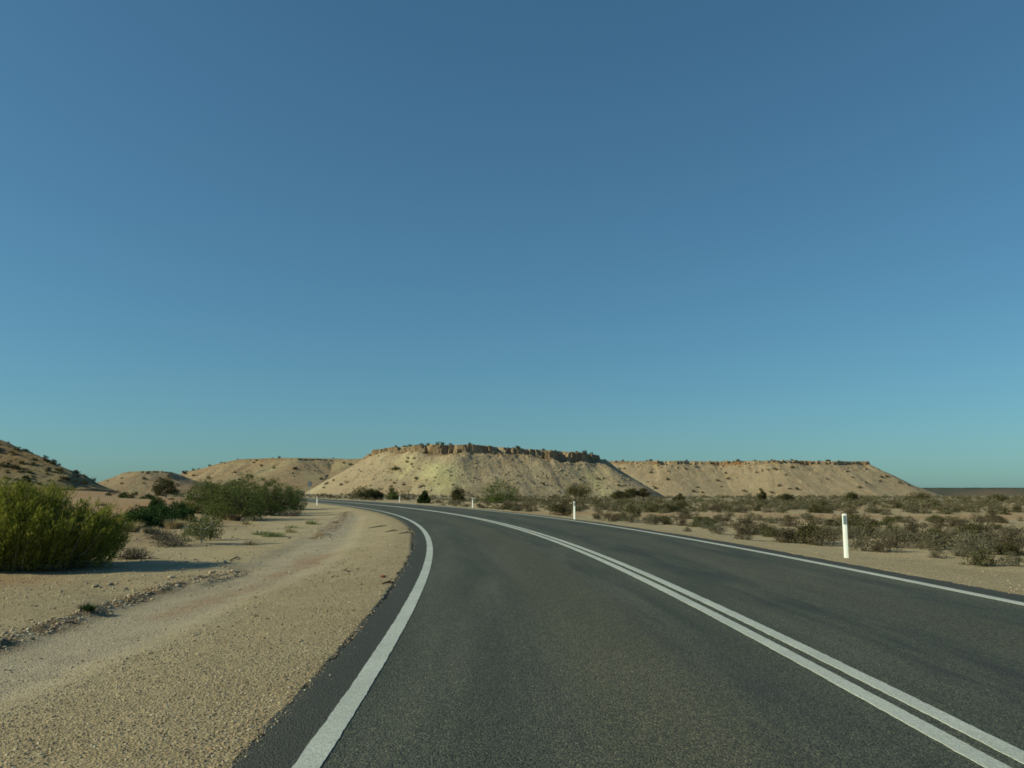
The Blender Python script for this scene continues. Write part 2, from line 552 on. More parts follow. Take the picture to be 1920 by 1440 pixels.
def paint_material():
    m, nt, out = new_mat('worn_white_road_paint')
    P = pos(nt)
    wear = ramp(nt, noise(nt, P, 60.0, 6.0, 0.8), [(0.30, 0.75), (0.46, 0.30), (0.6, 0.0)])
    patch = ramp(nt, noise(nt, P, 1.2, 4.0), [(0.35, (0.50, 0.51, 0.46)), (0.7, (0.60, 0.61, 0.55))])
    c = mixrgb(nt, 'MIX', wear, patch, (0.13, 0.13, 0.115))
    b = bump(nt, noise(nt, P, 70.0, 3.0, 0.6), 0.005, 0.7)
    principled(nt, out, c, 0.75, b, 0.25)
    return m


MAT_ASPHALT, MAT_PAINT = asphalt_material(), paint_material()
_st = [-60.0]
while _st[-1] < 430:
    y_ = _st[-1]
    _st.append(y_ + (1.0 if y_ < 1 else (0.035 if y_ < 14 else (0.12 if y_ < 40 else (0.4 if y_ < 100 else 1.0)))))
STN = np.array(_st)
LON = np.concatenate([[0], np.cumsum(np.diff(STN) * np.sqrt(1 + np.interp((STN[1:] + STN[:-1]) / 2, YS, _sl) ** 2))])


def strip(name, l0, l1, z, mat, parent=None, rag=0.0, nlat=1, rough_edges=(True, True), seed=1):
    """ribbon that follows the road between two lateral offsets, with a thin vertical rim"""
    s = np.interp(STN, YS, _sl); cx = np.interp(STN, YS, XS)
    nx, ny = 1 / np.sqrt(1 + s * s), -s / np.sqrt(1 + s * s)
    lf = 1.2 if nlat > 1 else 0.25
    j0 = rag * (fbm(LON * (4.0 if nlat > 1 else 9.0), LON * 0, 4, seed, 0.7) + lf * fbm(LON * 0.35, LON * 0 + 4, 2, seed + 9)) * rough_edges[0]
    j1 = rag * (fbm(LON * (4.0 if nlat > 1 else 9.0), LON * 0 + 9, 4, seed + 3, 0.7) + lf * fbm(LON * 0.35, LON * 0 + 7, 2, seed + 5)) * rough_edges[1]
    a, b = l0 + j0, l1 + j1
    fr = np.linspace(0, 1, nlat + 1)
    lat = a[:, None] * (1 - fr) + b[:, None] * fr
    lat = np.concatenate([a[:, None], lat, b[:, None]], 1)
    zz = np.full(lat.shape, z); zz[:, 0] = z - 0.10 if nlat > 1 else z - 0.004; zz[:, -1] = zz[:, 0]
    X = cx[:, None] + nx[:, None] * lat; Y = STN[:, None] + ny[:, None] * lat
    V = np.stack([X, Y, zz], -1).reshape(-1, 3)
    n, k = lat.shape
    i, j = np.meshgrid(np.arange(n - 1), np.arange(k - 1), indexing='ij')
    q = i * k + j
    Q = np.stack([q, q + 1, q + 1 + k, q + k], -1).reshape(-1, 4)
    me = mesh_np(name, V, Q, None, [mat], False)
    set_float(me, lat.ravel(), 'lat'); set_float(me, np.repeat(LON, k), 'lon')
    rim = np.maximum(1 - (lat - a[:, None]) / 0.22, 1 - (b[:, None] - lat) / 0.22)
    set_float(me, np.clip(rim, 0, 1).ravel(), 'rim')
    return obj(name, me, parent)


ROAD = strip('road', -W_L - SH_L, W_R + SH_R, 0.022, MAT_ASPHALT, None, 0.060, 48, seed=3)
tag(ROAD, 'dark grey two-lane chip-seal road bending gently left through the desert', kind='structure')
tag(strip('edge_line', -W_L - 0.074, -W_L + 0.070, 0.0265, MAT_PAINT, ROAD, 0.008, seed=11), 'solid white edge line on the left side of the road')
tag(strip('edge_line', W_R - 0.075, W_R + 0.075, 0.0265, MAT_PAINT, ROAD, 0.008, seed=12), 'solid white edge line on the right side of the road')
tag(strip('centre_line', -0.145, -0.015, 0.0265, MAT_PAINT, ROAD, 0.008, seed=13), 'left stripe of the double white centre line')
tag(strip('centre_line', 0.085, 0.215, 0.0265, MAT_PAINT, ROAD, 0.008, seed=14), 'right stripe of the double white centre line')

# ------------------------------------------------------------------ hills
MAT_HILL = hill_material('pale_breakaway_slope', 0.55)
MAT_HILL_FAR = hill_material('far_breakaway_slope', 0.4)
MAT_HILL_NEAR = hill_material('stony_near_hill', 0.7)
MAT_RIMROCK = rock_material('orange_caprock', (0.20, 0.145, 0.092), (0.42, 0.315, 0.20))


def rim_field(x, y, P, closed=True):
    """signed distance to the rim outline (positive outside) and position along it"""
    P = np.asarray(P, float)
    A = P; B = np.roll(P, -1, 0)
    best = np.full(x.shape, 1e9); sp = np.zeros(x.shape); inside = np.zeros(x.shape, bool)
    acc = 0.0
    for a, b in zip(A, B):
        d = b - a; L = math.hypot(*d)
        t = np.clip(((x - a[0]) * d[0] + (y - a[1]) * d[1]) / (d @ d), 0, 1)
        e = np.hypot(x - a[0] - t * d[0], y - a[1] - t * d[1])
        m = e < best
        best = np.where(m, e, best); sp = np.where(m, acc + t * L, sp)
        cr = ((a[1] > y) != (b[1] > y)) & (x < (b[0] - a[0]) * (y - a[1]) / (b[1] - a[1] + 1e-12) + a[0])
        inside ^= cr
        acc += L
    return np.where(inside, -best, best), sp


FRONT_H = lambda x, y: 25.6 + 0.8 * sstep(-70, 60, x) - 3.4 * sstep(-35, 55, x) - 1.0 * sstep(-45, -80, x)


def mesa_height(x, y, P, H, cliff, slope_deg, seed, gully=2.0, block=2.0, toe=1.45, top_noise=0.5, Hfun=None, round_top=0.0, notches=()):
    d, s = rim_field(x, y, P)
    wob = fbm(x * 0.045, y * 0.045, 4, seed)
    d = d + 3.2 * wob
    # buttresses and alcoves in the cap rock
    bl = np.round(2.2 * fbm(s * 0.085, s * 0 + 3, 3, seed + 5)) + 0.9 * fbm(x * 0.30, y * 0.30, 3, seed + 6) + 0.45 * fbm(x * 0.95, y * 0.95, 2, seed + 16)
    dc = d + block * bl
    if notches:                                      # broken facets: the ledge steps back again and again
        dc = dc + 4.8 * sstep(-62, -28, x) * (np.mod(x / 10.5 + 0.55 * fbm(x * 0.06, y * 0.02, 3, seed + 50), 1.0) - 0.35)
    for nx_, nw_, nd_ in notches:                    # alcoves weathered into the cap rock
        dc = dc + 1.25 * nd_ * np.exp(-(np.abs(x - nx_ + 0.12 * (y - 430) + 1.1 * fbm(x * 0.4, y * 0.4, 3, seed + 40)) / nw_) ** 2)
    rib = (1 - np.abs(fbm(s * 0.075, d * 0.012, 4, seed + 7)) * 2)
    Ht = H if Hfun is None else Hfun(x, y)
    top = Ht + top_noise * fbm(x * 0.05, y * 0.05, 4, seed + 2) + 0.25 * fbm(x * 0.3, y * 0.3, 3, seed + 3)
    cl0 = cliff * (1.0 if Hfun is not FRONT_H else 1 - 0.45 * sstep(40, 52, x) - 0.35 * sstep(-50, -72, x))
    cl = cl0 * np.clip(0.9 + 0.7 * fbm(s * 0.09, s * 0, 4, seed + 4), 0.35, 1.3)
    drop = cl * (0.45 * sstep(0.0, 0.8, dc) + 0.55 * sstep(1.2, 2.3, dc + 0.6 * fbm(x * 0.6, y * 0.6, 2, seed + 12)))
    Hb = Ht - 0.9 * cl0
    R = np.maximum(Hb, 0.5) / math.tan(math.radians(slope_deg)) * toe
    t = np.clip((d - 2.0 + gully * rib * sstep(1, 12, d)) / R, 0, 1)
    tal = np.maximum(Hb, 0.5) * ((1 - t) ** toe)
    tal = tal + 0.42 * cliff * (fbm(s * 0.07, s * 0 + 2, 3, seed + 60) + 0.5 * fbm(x * 0.22, y * 0.22, 3, seed + 61)) * (1 - sstep(0.0, 0.30, t))   # scree cones against the ledge
    z = np.where(d < 2.0, top - drop, np.minimum(top - drop, tal))
    z = np.minimum(top - drop, np.where(d < 0, 1e9, tal + 0.25 * fbm(x * 0.25, y * 0.25, 4, seed + 8)))
    if round_top > 0:
        z = z - round_top * np.exp(-np.maximum(-d, 0) / 9.0) * (d < 0) - round_top * (d >= 0) * (1 - t)
    z = np.where(t >= 1, -1.5, z - 0.9 * sstep(0.8, 1.0, t))
    return z, d, s, t


def build_hill(name, P, H, cliff, slope, seed, bbox, step, mat, label, colf, **kw):
    x0, x1, y0, y1 = bbox
    gx, gy = np.arange(x0, x1 + step, step), np.arange(y0, y1 + step, step)
    X, Y = np.meshgrid(gx, gy)
    x, y = X.ravel(), Y.ravel()
    z, d, s, t = mesa_height(x, y, P, H, cliff, slope, seed, **kw)
    g = land(x, y)
    zz = z + g
    V = np.c_[x, y, zz]
    n, k = Y.shape
    i, j = np.meshgrid(np.arange(n - 1), np.arange(k - 1), indexing='ij')
    q = i * k + j
    Q = np.stack([q, q + 1, q + 1 + k, q + k], -1).reshape(-1, 4)
    low = (z[Q] < -1.2).all(1)
    Q = Q[~low]
    used = np.unique(Q); rem = np.full(len(V), -1); rem[used] = np.arange(len(used))
    me = mesh_np(name, V[used], rem[Q], None, [mat], False)
    set_col(me, np.clip(colf(x, y, z, d, s, t)[used], 0, 1))
    o = obj(name, me)
    tag(o, label, kind='structure')

    def h(px, py):
        a, b = np.atleast_1d(np.asarray(px, float)), np.atleast_1d(np.asarray(py, float))
        return mesa_height(a, b, P, H, cliff, slope, seed, **kw)[0] + land(a, b)
    return o, h


TAN = np.array([0.43, 0.335, 0.215]); YEL = np.array([0.52, 0.465, 0.245]); PINK = np.array([0.43, 0.315, 0.205])
CAP = np.array([0.41, 0.30, 0.185]); CAPD = np.array([0.25, 0.165, 0.095]); PALE = np.array([0.47, 0.41, 0.28])


def blend(C, w, col): return C * (1 - w[:, None]) + w[:, None] * col


def px_of(x, y): return 960 + FPX * x / np.maximum(y, 1)


def mesa_col(x, y, z, d, s, t):
    C = np.tile(TAN, (len(x), 1))
    C = blend(C, np.clip(0.35 + 0.9 * fbm(x * 0.03, y * 0.03, 4, 71), 0, 1), PINK)
    q = px_of(x, y)
    yel = 1.5 * np.exp(-((q - 832) / 36) ** 2) * sstep(0.10, 0.35, t) * (1 - sstep(0.8, 1.0, t)) + 0.8 * np.exp(-((q - 1105) / 40) ** 2) * sstep(0.05, 0.3, t) + 0.55 * np.exp(-((q - 770) / 35) ** 2) * (t < 0.6)
    C = blend(C, np.clip(yel * (0.55 + 0.8 * fbm(s * 0.25, d * 0.05, 4, 72)), 0, 1), YEL)
    C = blend(C, np.clip(1.6 * fbm(s * 0.35, d * 0.03, 4, 74) - 0.55, 0, 0.7) * (t > 0.05), PALE)
    cap = (1 - sstep(1.5, 3.8, d)) * sstep(-3, -0.5, d)
    C = blend(C, np.clip(cap * (0.75 + 0.8 * fbm(x * 0.2, y * 0.2, 3, 75)), 0, 1), CAP)
    C = blend(C, np.clip(cap * (0.3 + 1.5 * fbm(x * 0.5, y * 0.5, 3, 73)), 0, 0.9), CAPD)
    return C


FRONT_RIM = [(-77, 462), (-66, 447), (-50, 432), (-29, 420), (-12, 424), (2, 428), (20, 433.2), (36, 438.2), (45, 442.5), (48, 456), (46, 520), (20, 580), (-60, 570), (-84, 500)]
MESA, h_mesa = build_hill('mesa', FRONT_RIM, 24.0, 4.9, 34, 5, (-150, 125, 360, 530), 0.62, MAT_HILL,
                          'flat-topped tan mesa with dark orange rim rock, the nearer one at the centre', mesa_col, Hfun=FRONT_H, gully=1.0, block=1.6, toe=1.2,
                          notches=[(-58, 2.0, 3), (-44, 1.8, 3), (-31, 2.2, 4), (-9, 3.0, 4.5), (26, 3.2, 4.5)])


def far_col(x, y, z, d, s, t):
    C = np.tile(np.array([0.42, 0.315, 0.20]), (len(x), 1))
    C = blend(C, np.clip(0.3 + 0.9 * fbm(x * 0.02, y * 0.02, 4, 81), 0, 1), np.array([0.43, 0.315, 0.20]))
    C = blend(C, np.clip(1.5 * fbm(s * 0.09, d * 0.02, 4, 82) - 0.25, 0, 0.85) * sstep(0.25, 0.6, t), np.array([0.45, 0.38, 0.235]))
    cap = (1 - sstep(1.5, 4, d)) * sstep(-4, -0.5, d)
    C = blend(C, np.clip(cap * (0.4 + 1.2 * fbm(s * 0.1, d * 0.1, 3, 83)), 0, 1), np.array([0.40, 0.225, 0.105]))
    return C


RIGHT_RIM = [(20, 700), (70, 688), (120, 676), (170, 684), (215, 672), (265, 680), (297, 690), (309, 720), (315, 800), (200, 860), (20, 860)]
FAR_MESA, h_far = build_hill('mesa', RIGHT_RIM, 28.7, 3.2, 31, 9, (-10, 400, 610, 760), 0.95, MAT_HILL_FAR,
                             'long pale tan mesa with a level skyline, behind and right of the nearer mesa', far_col, gully=0.9, block=1.9, toe=1.3, top_noise=0.35)


def ridge_col(x, y, z, d, s, t):
    C = np.tile(np.array([0.36, 0.27, 0.165]), (len(x), 1))
    C = blend(C, np.clip(0.4 + 0.9 * fbm(x * 0.03, y * 0.03, 4, 91), 0, 1), np.array([0.37, 0.25, 0.15]))
    C = blend(C, np.clip(1.3 * fbm(x * 0.06, y * 0.06, 4, 92) - 0.2, 0, 0.8), np.array([0.37, 0.315, 0.18]))
    return C


RIDGE_RIM = [(-240, 612), (-215, 604), (-182, 600), (-150, 585), (-128, 600), (-105, 590), (-60, 600), (-60, 680), (-240, 680)]
RIDGE_H = lambda x, y: 25.4 - 8.8 * sstep(-190, -246, x) + 0.8 * fbm(x * 0.03, y * 0.03, 2, 6)
RIDGE, h_ridge = build_hill('ridge', RIDGE_RIM, 25.0, 1.2, 21, 15, (-300, -20, 510, 680), 1.1, MAT_HILL,
                            'rounded tan ridge behind the acacia thicket, left of the mesa', ridge_col, Hfun=RIDGE_H, gully=3.2, block=1.0, toe=1.5, round_top=1.2)
KNOLL_RIM = [(-240, 520), (-228, 514), (-217, 520), (-219, 545), (-239, 548)]
KNOLL, h_knoll = build_hill('knoll', KNOLL_RIM, 14.6, 0.9, 24, 23, (-300, -150, 450, 580), 0.9, MAT_HILL,
                            'small rounded knoll just left of the long ridge', ridge_col, gully=2.0, block=0.8, toe=1.35, round_top=0.8)


def near_col(x, y, z, d, s, t):
    C = np.tile(np.array([0.31, 0.25, 0.145]), (len(x), 1))
    C = blend(C, np.clip(0.5 + 1.0 * fbm(x * 0.08, y * 0.08, 4, 95), 0, 1), np.array([0.33, 0.225, 0.125]))
    C = blend(C, sstep(0.55, 0.9, t) * 0.7, np.array([0.37, 0.235, 0.135]))
    return C


NEAR_RIM = [(-84, 158), (-82, 160), (-84, 163), (-105, 172), (-150, 191), (-230, 222), (-232, 214), (-150, 184), (-105, 166)]
NEAR_H = lambda x, y: np.minimum(3.7 + np.maximum(-84 - x, -3) * 0.305, 26.0)
NEAR_HILL, h_near = build_hill('hill', NEAR_RIM, 22.0, 0.3, 27, 31, (-240, -60, 95, 240), 0.6, MAT_HILL_NEAR,
                               'stony hill with shaded flank rising out of the left edge', near_col, Hfun=NEAR_H, gully=1.5, block=0.4, toe=1.25, round_top=0.3)

PLATEAU_RIM = [(1030, 2500), (1180, 2440), (1500, 2400), (2100, 2380), (3000, 2350), (3000, 3300), (1000, 3300)]


def plat_col(x, y, z, d, s, t):
    C = np.tile(np.array([0.090, 0.090, 0.072]), (len(x), 1))
    C = blend(C, np.clip(1.5 * fbm(x * 0.006, y * 0.006, 3, 99), 0, 0.8), np.array([0.17, 0.125, 0.085]))
    C = blend(C, (d < 3) * 0.85, np.array([0.055, 0.058, 0.035]))
    return C


PLATEAU, h_plat = build_hill('plateau', PLATEAU_RIM, 26.5, 1.5, 12, 37, (900, 2600, 2300, 2800), 8.0, MAT_HILL_FAR,
                             'low dark scrub-covered plateau far off on the right horizon', plat_col, gully=0.5, block=4, toe=1.2, top_noise=1.2)


def ray_hit(px, py, h, y0, y1, step=0.5):
    u, v = (px - 960) / FPX, -(py - 720) / FPX
    d = np.array([u, math.cos(TILT) - v * math.sin(TILT), math.sin(TILT) + v * math.cos(TILT)])
    Y = np.arange(y0, y1, step); k = Y / d[1]
    X, Z = d[0] * k, CAM_H + d[2] * k
    hz = h(X, Y)
    hit = np.nonzero(Z <= hz)[0]
    if len(hit) == 0: return None
    i = hit[0]
    return X[i], Y[i], float(hz[i])


# ---- rocks
ICO_V = None


def ico(sub=1):
    import bmesh
    bm = bmesh.new(); bmesh.ops.create_icosphere(bm, subdivisions=sub, radius=1.0)
    V = np.array([v.co[:] for v in bm.verts]); T = np.array([[v.index for v in f.verts] for f in bm.faces]); bm.free()
    return V, T


ICO1, ICO2 = ico(1), ico(2)


def rock_mesh(name, mat, seed, blocky=0.5, sub=2):
    V, T = ICO2 if sub == 2 else ICO1
    rng = np.random.default_rng(seed)
    W = V.copy()
    # clip the ball with random planes so that it gets flat broken faces
    for _ in range(9):
        n = rng.normal(size=3); n /= np.linalg.norm(n); k = rng.uniform(0.45, 0.8)
        dd = W @ n - k
        W = W - np.maximum(dd, 0)[:, None] * n
    if blocky: W = np.sign(W) * np.abs(W) ** (1 - 0.35 * blocky)
    W += rng.normal(0, 0.03, W.shape)
    return mesh_np(name, W, None, T, [mat], False)


RIM_MESH = [rock_mesh('rim_rock', MAT_RIMROCK, 200 + k, 0.9) for k in range(6)]
rr = random.Random(5)
n_rim = 0
for q in range(697, 1138, 4):
    for rep in range(2):
        px = q + rr.uniform(-2, 2)
        hit = None
        base_top = np.interp(px, [697, 712, 740, 800, 880, 950, 1060, 1137], [858, 842, 838, 836, 838, 846, 851, 862])
        hit = ray_hit(px, base_top + rr.uniform(2, 17), h_mesa, 395, 470)
        if hit is None or rr.random() < 0.3: continue
        s = rr.uniform(0.3, 0.9)
        o = obj('rim_rock', RIM_MESH[rr.randrange(6)], MESA, (hit[0], hit[1] + 0.35, hit[2] - 0.45 * s), rr.uniform(0, 6.28), (s * rr.uniform(0.9, 1.7), s, s * rr.uniform(0.7, 1.2)))
        n_rim += 1

RIM2_MESH = [rock_mesh('cap_rock', MAT_RIMROCK, 300 + k, 0.9) for k in range(4)]
for k in range(70):
    px = rr.uniform(1150, 1640)
    hit = ray_hit(px, rr.uniform(866, 884), h_far, 640, 720)
    if hit is None: continue
    s = rr.uniform(0.6, 1.7)
    obj('cap_rock', RIM2_MESH[k % 4], FAR_MESA, (hit[0], hit[1] + 0.3, hit[2] - 0.3 * s), rr.uniform(0, 6.28), (s * rr.uniform(1, 2), s, s * 0.8))


def scatter_rocks(pts, sizes, seed, base=ICO1, squash=0.65):
    """one mesh of many little angular stones"""
    rng = np.random.default_rng(seed)
    V, T = base; n = len(pts); nv = len(V)
    J = V[None] * (1 + rng.normal(0, 0.16, (n, nv, 1)))
    sc = np.stack([rng.uniform(0.8, 1.5, n), rng.uniform(0.7, 1.1, n), rng.uniform(0.45, 0.9, n) * squash / 0.65], 1) * sizes[:, None]
    J = J * sc[:, None, :]
    a = rng.uniform(0, 2 * math.pi, n); c, s = np.cos(a)[:, None], np.sin(a)[:, None]
    X = J[..., 0] * c - J[..., 1] * s; Y = J[..., 0] * s + J[..., 1] * c
    W = np.stack([X, Y, J[..., 2]], -1) + pts[:, None, :]
    TT = (T[None] + (np.arange(n) * nv)[:, None, None]).reshape(-1, 3)
    return W.reshape(-1, 3), TT


# rubble on the mesa's talus
pp = []
for k in range(420):
    px, py = rr.uniform(640, 1210), rr.uniform(865, 925)
    if px > 1080 and rr.random() < 0.5: px, py = rr.uniform(1100, 1190), rr.uniform(895, 922)
    h_ = ray_hit(px, py, h_mesa, 365, 480, 1.0)
    if h_: pp.append(h_)
pp = np.array(pp)
Vr, Tr = scatter_rocks(pp, RNG.uniform(0.2, 0.75, len(pp)), 4)
MAT_RUBBLE = plain('talus_rubble', (0.31, 0.235, 0.15), 0.9, 0.1, 0.35, 0.8)
tag(obj('talus_rubble', mesh_np('talus_rubble', Vr, None, Tr, [MAT_RUBBLE]), MESA), kind='stuff')

# ------------------------------------------------------------------ plants
M_SALT = leaf_material('grey_saltbush_leaves', [(0.0, (0.080, 0.070, 0.047)), (0.5, (0.150, 0.134, 0.092)), (1.0, (0.235, 0.213, 0.150))], 0.15)
M_BROWN = leaf_material('brown_dry_shrub_leaves', [(0.0, (0.058, 0.048, 0.031)), (0.5, (0.115, 0.096, 0.064)), (1.0, (0.185, 0.158, 0.110))], 0.12)
M_OLIVE = leaf_material('olive_shrub_leaves', [(0.0, (0.046, 0.046, 0.020)), (0.5, (0.092, 0.090, 0.042)), (1.0, (0.145, 0.135, 0.068))], 0.2)
M_ACACIA = leaf_material('acacia_leaves', [(0.0, (0.046, 0.062, 0.020)), (0.5, (0.110, 0.135, 0.045)), (0.85, (0.165, 0.19, 0.07)), (1.0, (0.22, 0.235, 0.095))], 0.28, 0.22)
M_DARKGREEN = leaf_material('dark_green_leaves', [(0.0, (0.022, 0.041, 0.014)), (0.6, (0.046, 0.082, 0.029)), (1.0, (0.078, 0.120, 0.043))], 0.22, 0.2)
M_BROOM = leaf_material('broom_bush_leaves', [(0.0, (0.085, 0.105, 0.022)), (0.45, (0.19, 0.205, 0.036)), (0.85, (0.29, 0.285, 0.05)), (1.0, (0.38, 0.33, 0.07))], 0.40, 0.0)
M_STRAW = leaf_material('dry_grass_blades', [(0.0, (0.20, 0.155, 0.085)), (0.5, (0.40, 0.335, 0.20)), (1.0, (0.56, 0.49, 0.32))], 0.25, 0.2)
M_WEED = leaf_material('green_weed_blades', [(0.0, (0.090, 0.128, 0.053)), (0.6, (0.180, 0.217, 0.098)), (1.0, (0.300, 0.300, 0.150))], 0.25, 0.2)
M_DEAD = leaf_material('dead_twigs', [(0.0, (0.06, 0.05, 0.038)), (0.5, (0.12, 0.10, 0.075)), (1.0, (0.22, 0.19, 0.15))], 0.0, 0.2)
M_SCRUB = leaf_material('far_scrub_leaves', [(0.0, (0.080, 0.070, 0.043)), (0.5, (0.140, 0.124, 0.078)), (1.0, (0.21, 0.187, 0.124))], 0.15, 0.45, tint=True)
B_GREY = bark_material('grey_bark', (0.14, 0.12, 0.095), (0.26, 0.23, 0.19))
B_DARK = bark_material('dark_bark', (0.05, 0.04, 0.03), (0.11, 0.09, 0.065))
B_PALE = bark_material('pale_bark', (0.26, 0.24, 0.20), (0.42, 0.39, 0.34))


def unit(v): return v / (np.linalg.norm(v, axis=-1, keepdims=True) + 1e-9)


def leaves(rng, P, axis, L, W):
    n = len(P)
    axis = unit(axis); side = unit(np.cross(axis, rng.normal(size=(n, 3))))
    L = np.broadcast_to(L, (n,))[:, None]; W = np.broadcast_to(W, (n,))[:, None]
    V = np.stack([P, P + axis * L * 0.5 + side * W * 0.5, P + axis * L, P + axis * L * 0.5 - side * W * 0.5], 1).reshape(-1, 3)
    Q = np.arange(4 * n).reshape(n, 4)
    return V, Q


def plant(seed, H, R, K, per, L, W, crad, stems=8, base_frac=0.12, up=0.35, flat=1.0, lean=(0, 0), trunk=None, r_stem=0.02, hollow=0.35, tube_k=4, cut=0.0, stretch=(1, 1)):
    """clumped crown of leaf blades on branching stems; returns (stems MB, leaves V, Q)"""
    rng = np.random.default_rng(seed)
    # clump centres, spread through an uneven dome
    C = []
    lob = rng.uniform(0, 6.28, 3)
    while len(C) < K:
        p = rng.uniform(-1, 1, 3); p[2] = abs(p[2])
        rr_ = np.linalg.norm(p)
        if rr_ > 1 or rr_ < hollow: continue
        a = math.atan2(p[1], p[0])
        f = 1 + 0.16 * math.sin(2 * a + lob[0]) + 0.13 * math.sin(3 * a + lob[1]) + 0.08 * math.sin(5 * a + lob[2])
        z = base_frac * H + p[2] * H * (1 - base_frac) * rng.uniform(0.80, 1.12)
        taper = 1.0 if cut == 0 else min(1.0, 0.35 + (z / H) / cut)
        C.append((p[0] * R * f * taper * stretch[0] + lean[0] * z, p[1] * R * f * taper * stretch[1] + lean[1] * z, z * flat))
    C = np.array(C)
    mb = MB()
    root_h = 0.0 if trunk is None else trunk
    roots = []
    if trunk:
        tp = np.array([[0, 0, -0.1], [0.02 * H, 0.01 * H, trunk * 0.5], [lean[0] * trunk, lean[1] * trunk, trunk]])
        mb.tube(tp, [r_stem * 2.4, r_stem * 1.9, r_stem * 1.5], 6)
    ns = min(stems, K)
    idx = rng.permutation(K)
    for i in range(K):
        c = C[idx[i]]
        if i < ns:
            b = np.array([rng.normal(0, 0.05 * R), rng.normal(0, 0.05 * R), -0.05]) if not trunk else tp[-1]
            mid = b * 0.45 + c * 0.55 + np.array([0, 0, -0.10 * H]) + rng.normal(0, 0.04 * R, 3)
            P = np.array([b, 0.6 * b + 0.4 * mid + np.array([0, 0, 0.02 * H]), mid, c])
            mb.tube(P, np.array([1, 0.75, 0.5, 0.2]) * r_stem, tube_k)
            roots.append(mid)
        else:
            R_ = np.array(roots); j = np.argmin(np.linalg.norm(R_ - c, axis=1) + 2.0 * (R_[:, 2] > c[2] + 0.1 * H))
            P = np.array([R_[j], 0.5 * (R_[j] + c) + rng.normal(0, 0.04 * R, 3), c])
            mb.tube(P, np.array([0.45, 0.3, 0.12]) * r_stem, 3)
    n = K * per
    k = np.repeat(np.arange(K), per)
    dirs = unit(rng.normal(size=(n, 3)))
    rad = crad * rng.uniform(0.65, 1.3, K)[k] * rng.uniform(0, 1, n) ** 0.45
    P = C[k] + dirs * rad[:, None] * np.array([1, 1, 0.8])
    P[:, 2] = np.maximum(P[:, 2], 0.015)
    ax = dirs * 0.9 + rng.normal(0, 0.55, (n, 3)) + np.array([0, 0, up])
    V, Q = leaves(rng, P, ax, L * rng.uniform(0.6, 1.3, n), W * rng.uniform(0.7, 1.3, n))
    return mb, V, Q


def plant_thing(name, label, cat, loc, args, leafmat, barkmat, group=None, rotz=0.0, scale=1.0, parts=('stems', 'foliage')):
    mb, V, Q = plant(**args)
    root = obj(name, None, None, loc, rotz, (scale,) * 3)
    root.empty_display_size = 0.3
    tag(root, label, cat, group)
    obj(parts[0], mb.mesh(parts[0], [barkmat]), root)
    obj(parts[1], mesh_np(parts[1], V, Q, None, [leafmat]), root)
    return root


# --- the big broom-like bush in the left foreground
def broom_bush():
    x, y = -10.35, 17.0
    z = land1(x, y)
    rng = np.random.default_rng(77)
    root = obj('broom_bush', None, None, (x, y, z - 0.02))
    tag(root, 'big yellow-green broom bush with fine upright foliage at the left edge', 'bush')
    mb = MB(); LV, LQ, off = [], [], 0
    n_spray = 1500
    tips = []
    for i in range(n_spray):
        a = rng.uniform(0, 2 * math.pi); r = math.sqrt(rng.uniform(0, 1))
        ex, ey = 2.45 * r * math.cos(a), 1.35 * r * math.sin(a)
        env = 1.60 * (1 - 0.28 * r ** 6) * (0.86 + 0.20 * float(vnoise(np.array([ex * 1.5 + 9]), np.array([ey * 1.5]), 3)[0]) + 0.10 * math.sin(2.6 * ex + 0.4))
        h0 = env * rng.uniform(0.02, 0.62) if r > 0.6 or rng.random() < 0.4 else env * rng.uniform(0.45, 0.75)
        tip = np.array([ex * 1.06, ey * 1.06, max(h0 + rng.uniform(0.25, 0.5), 0.18) if h0 < env * 0.6 else env * rng.uniform(0.90, 1.0)])
        tip[2] = min(tip[2], env * 1.05)
        base = np.array([ex * 0.9, ey * 0.9, max(0.0, tip[2] - rng.uniform(0.35, 0.6))])
        tips.append((base, tip))
        n = 64
        t = rng.uniform(0, 1, n) ** 0.8
        P = base + (tip - base) * t[:, None] + rng.normal(0, 0.060, (n, 3)) * (1.15 - 0.6 * t[:, None])
        P[:, 2] = np.maximum(P[:, 2], 0.02)
        outd = np.array([ex * 0.30, ey * 0.30, 0.95])
        ax = outd + rng.normal(0, 0.48, (n, 3))
        V, Q = leaves(rng, P, ax, rng.uniform(0.06, 0.14, n), rng.uniform(0.009, 0.017, n))
        LV.append(V); LQ.append(Q + off); off += len(V)
    for i in range(0, n_spray, 3):
        b, t = tips[i]
        p0 = np.array([rng.normal(0, 0.35), rng.normal(0, 0.3), -0.05])
        mid = 0.5 * p0 + 0.5 * b; mid[2] = b[2] * 0.45
        mb.tube(np.array([p0, mid, b, t]), [0.022, 0.016, 0.009, 0.003], 4)
    obj('stems', mb.mesh('stems', [B_GREY]), root)
    obj('foliage', mesh_np('foliage', np.concatenate(LV), np.concatenate(LQ), None, [M_BROOM]), root)
    return root


BROOM = broom_bush()

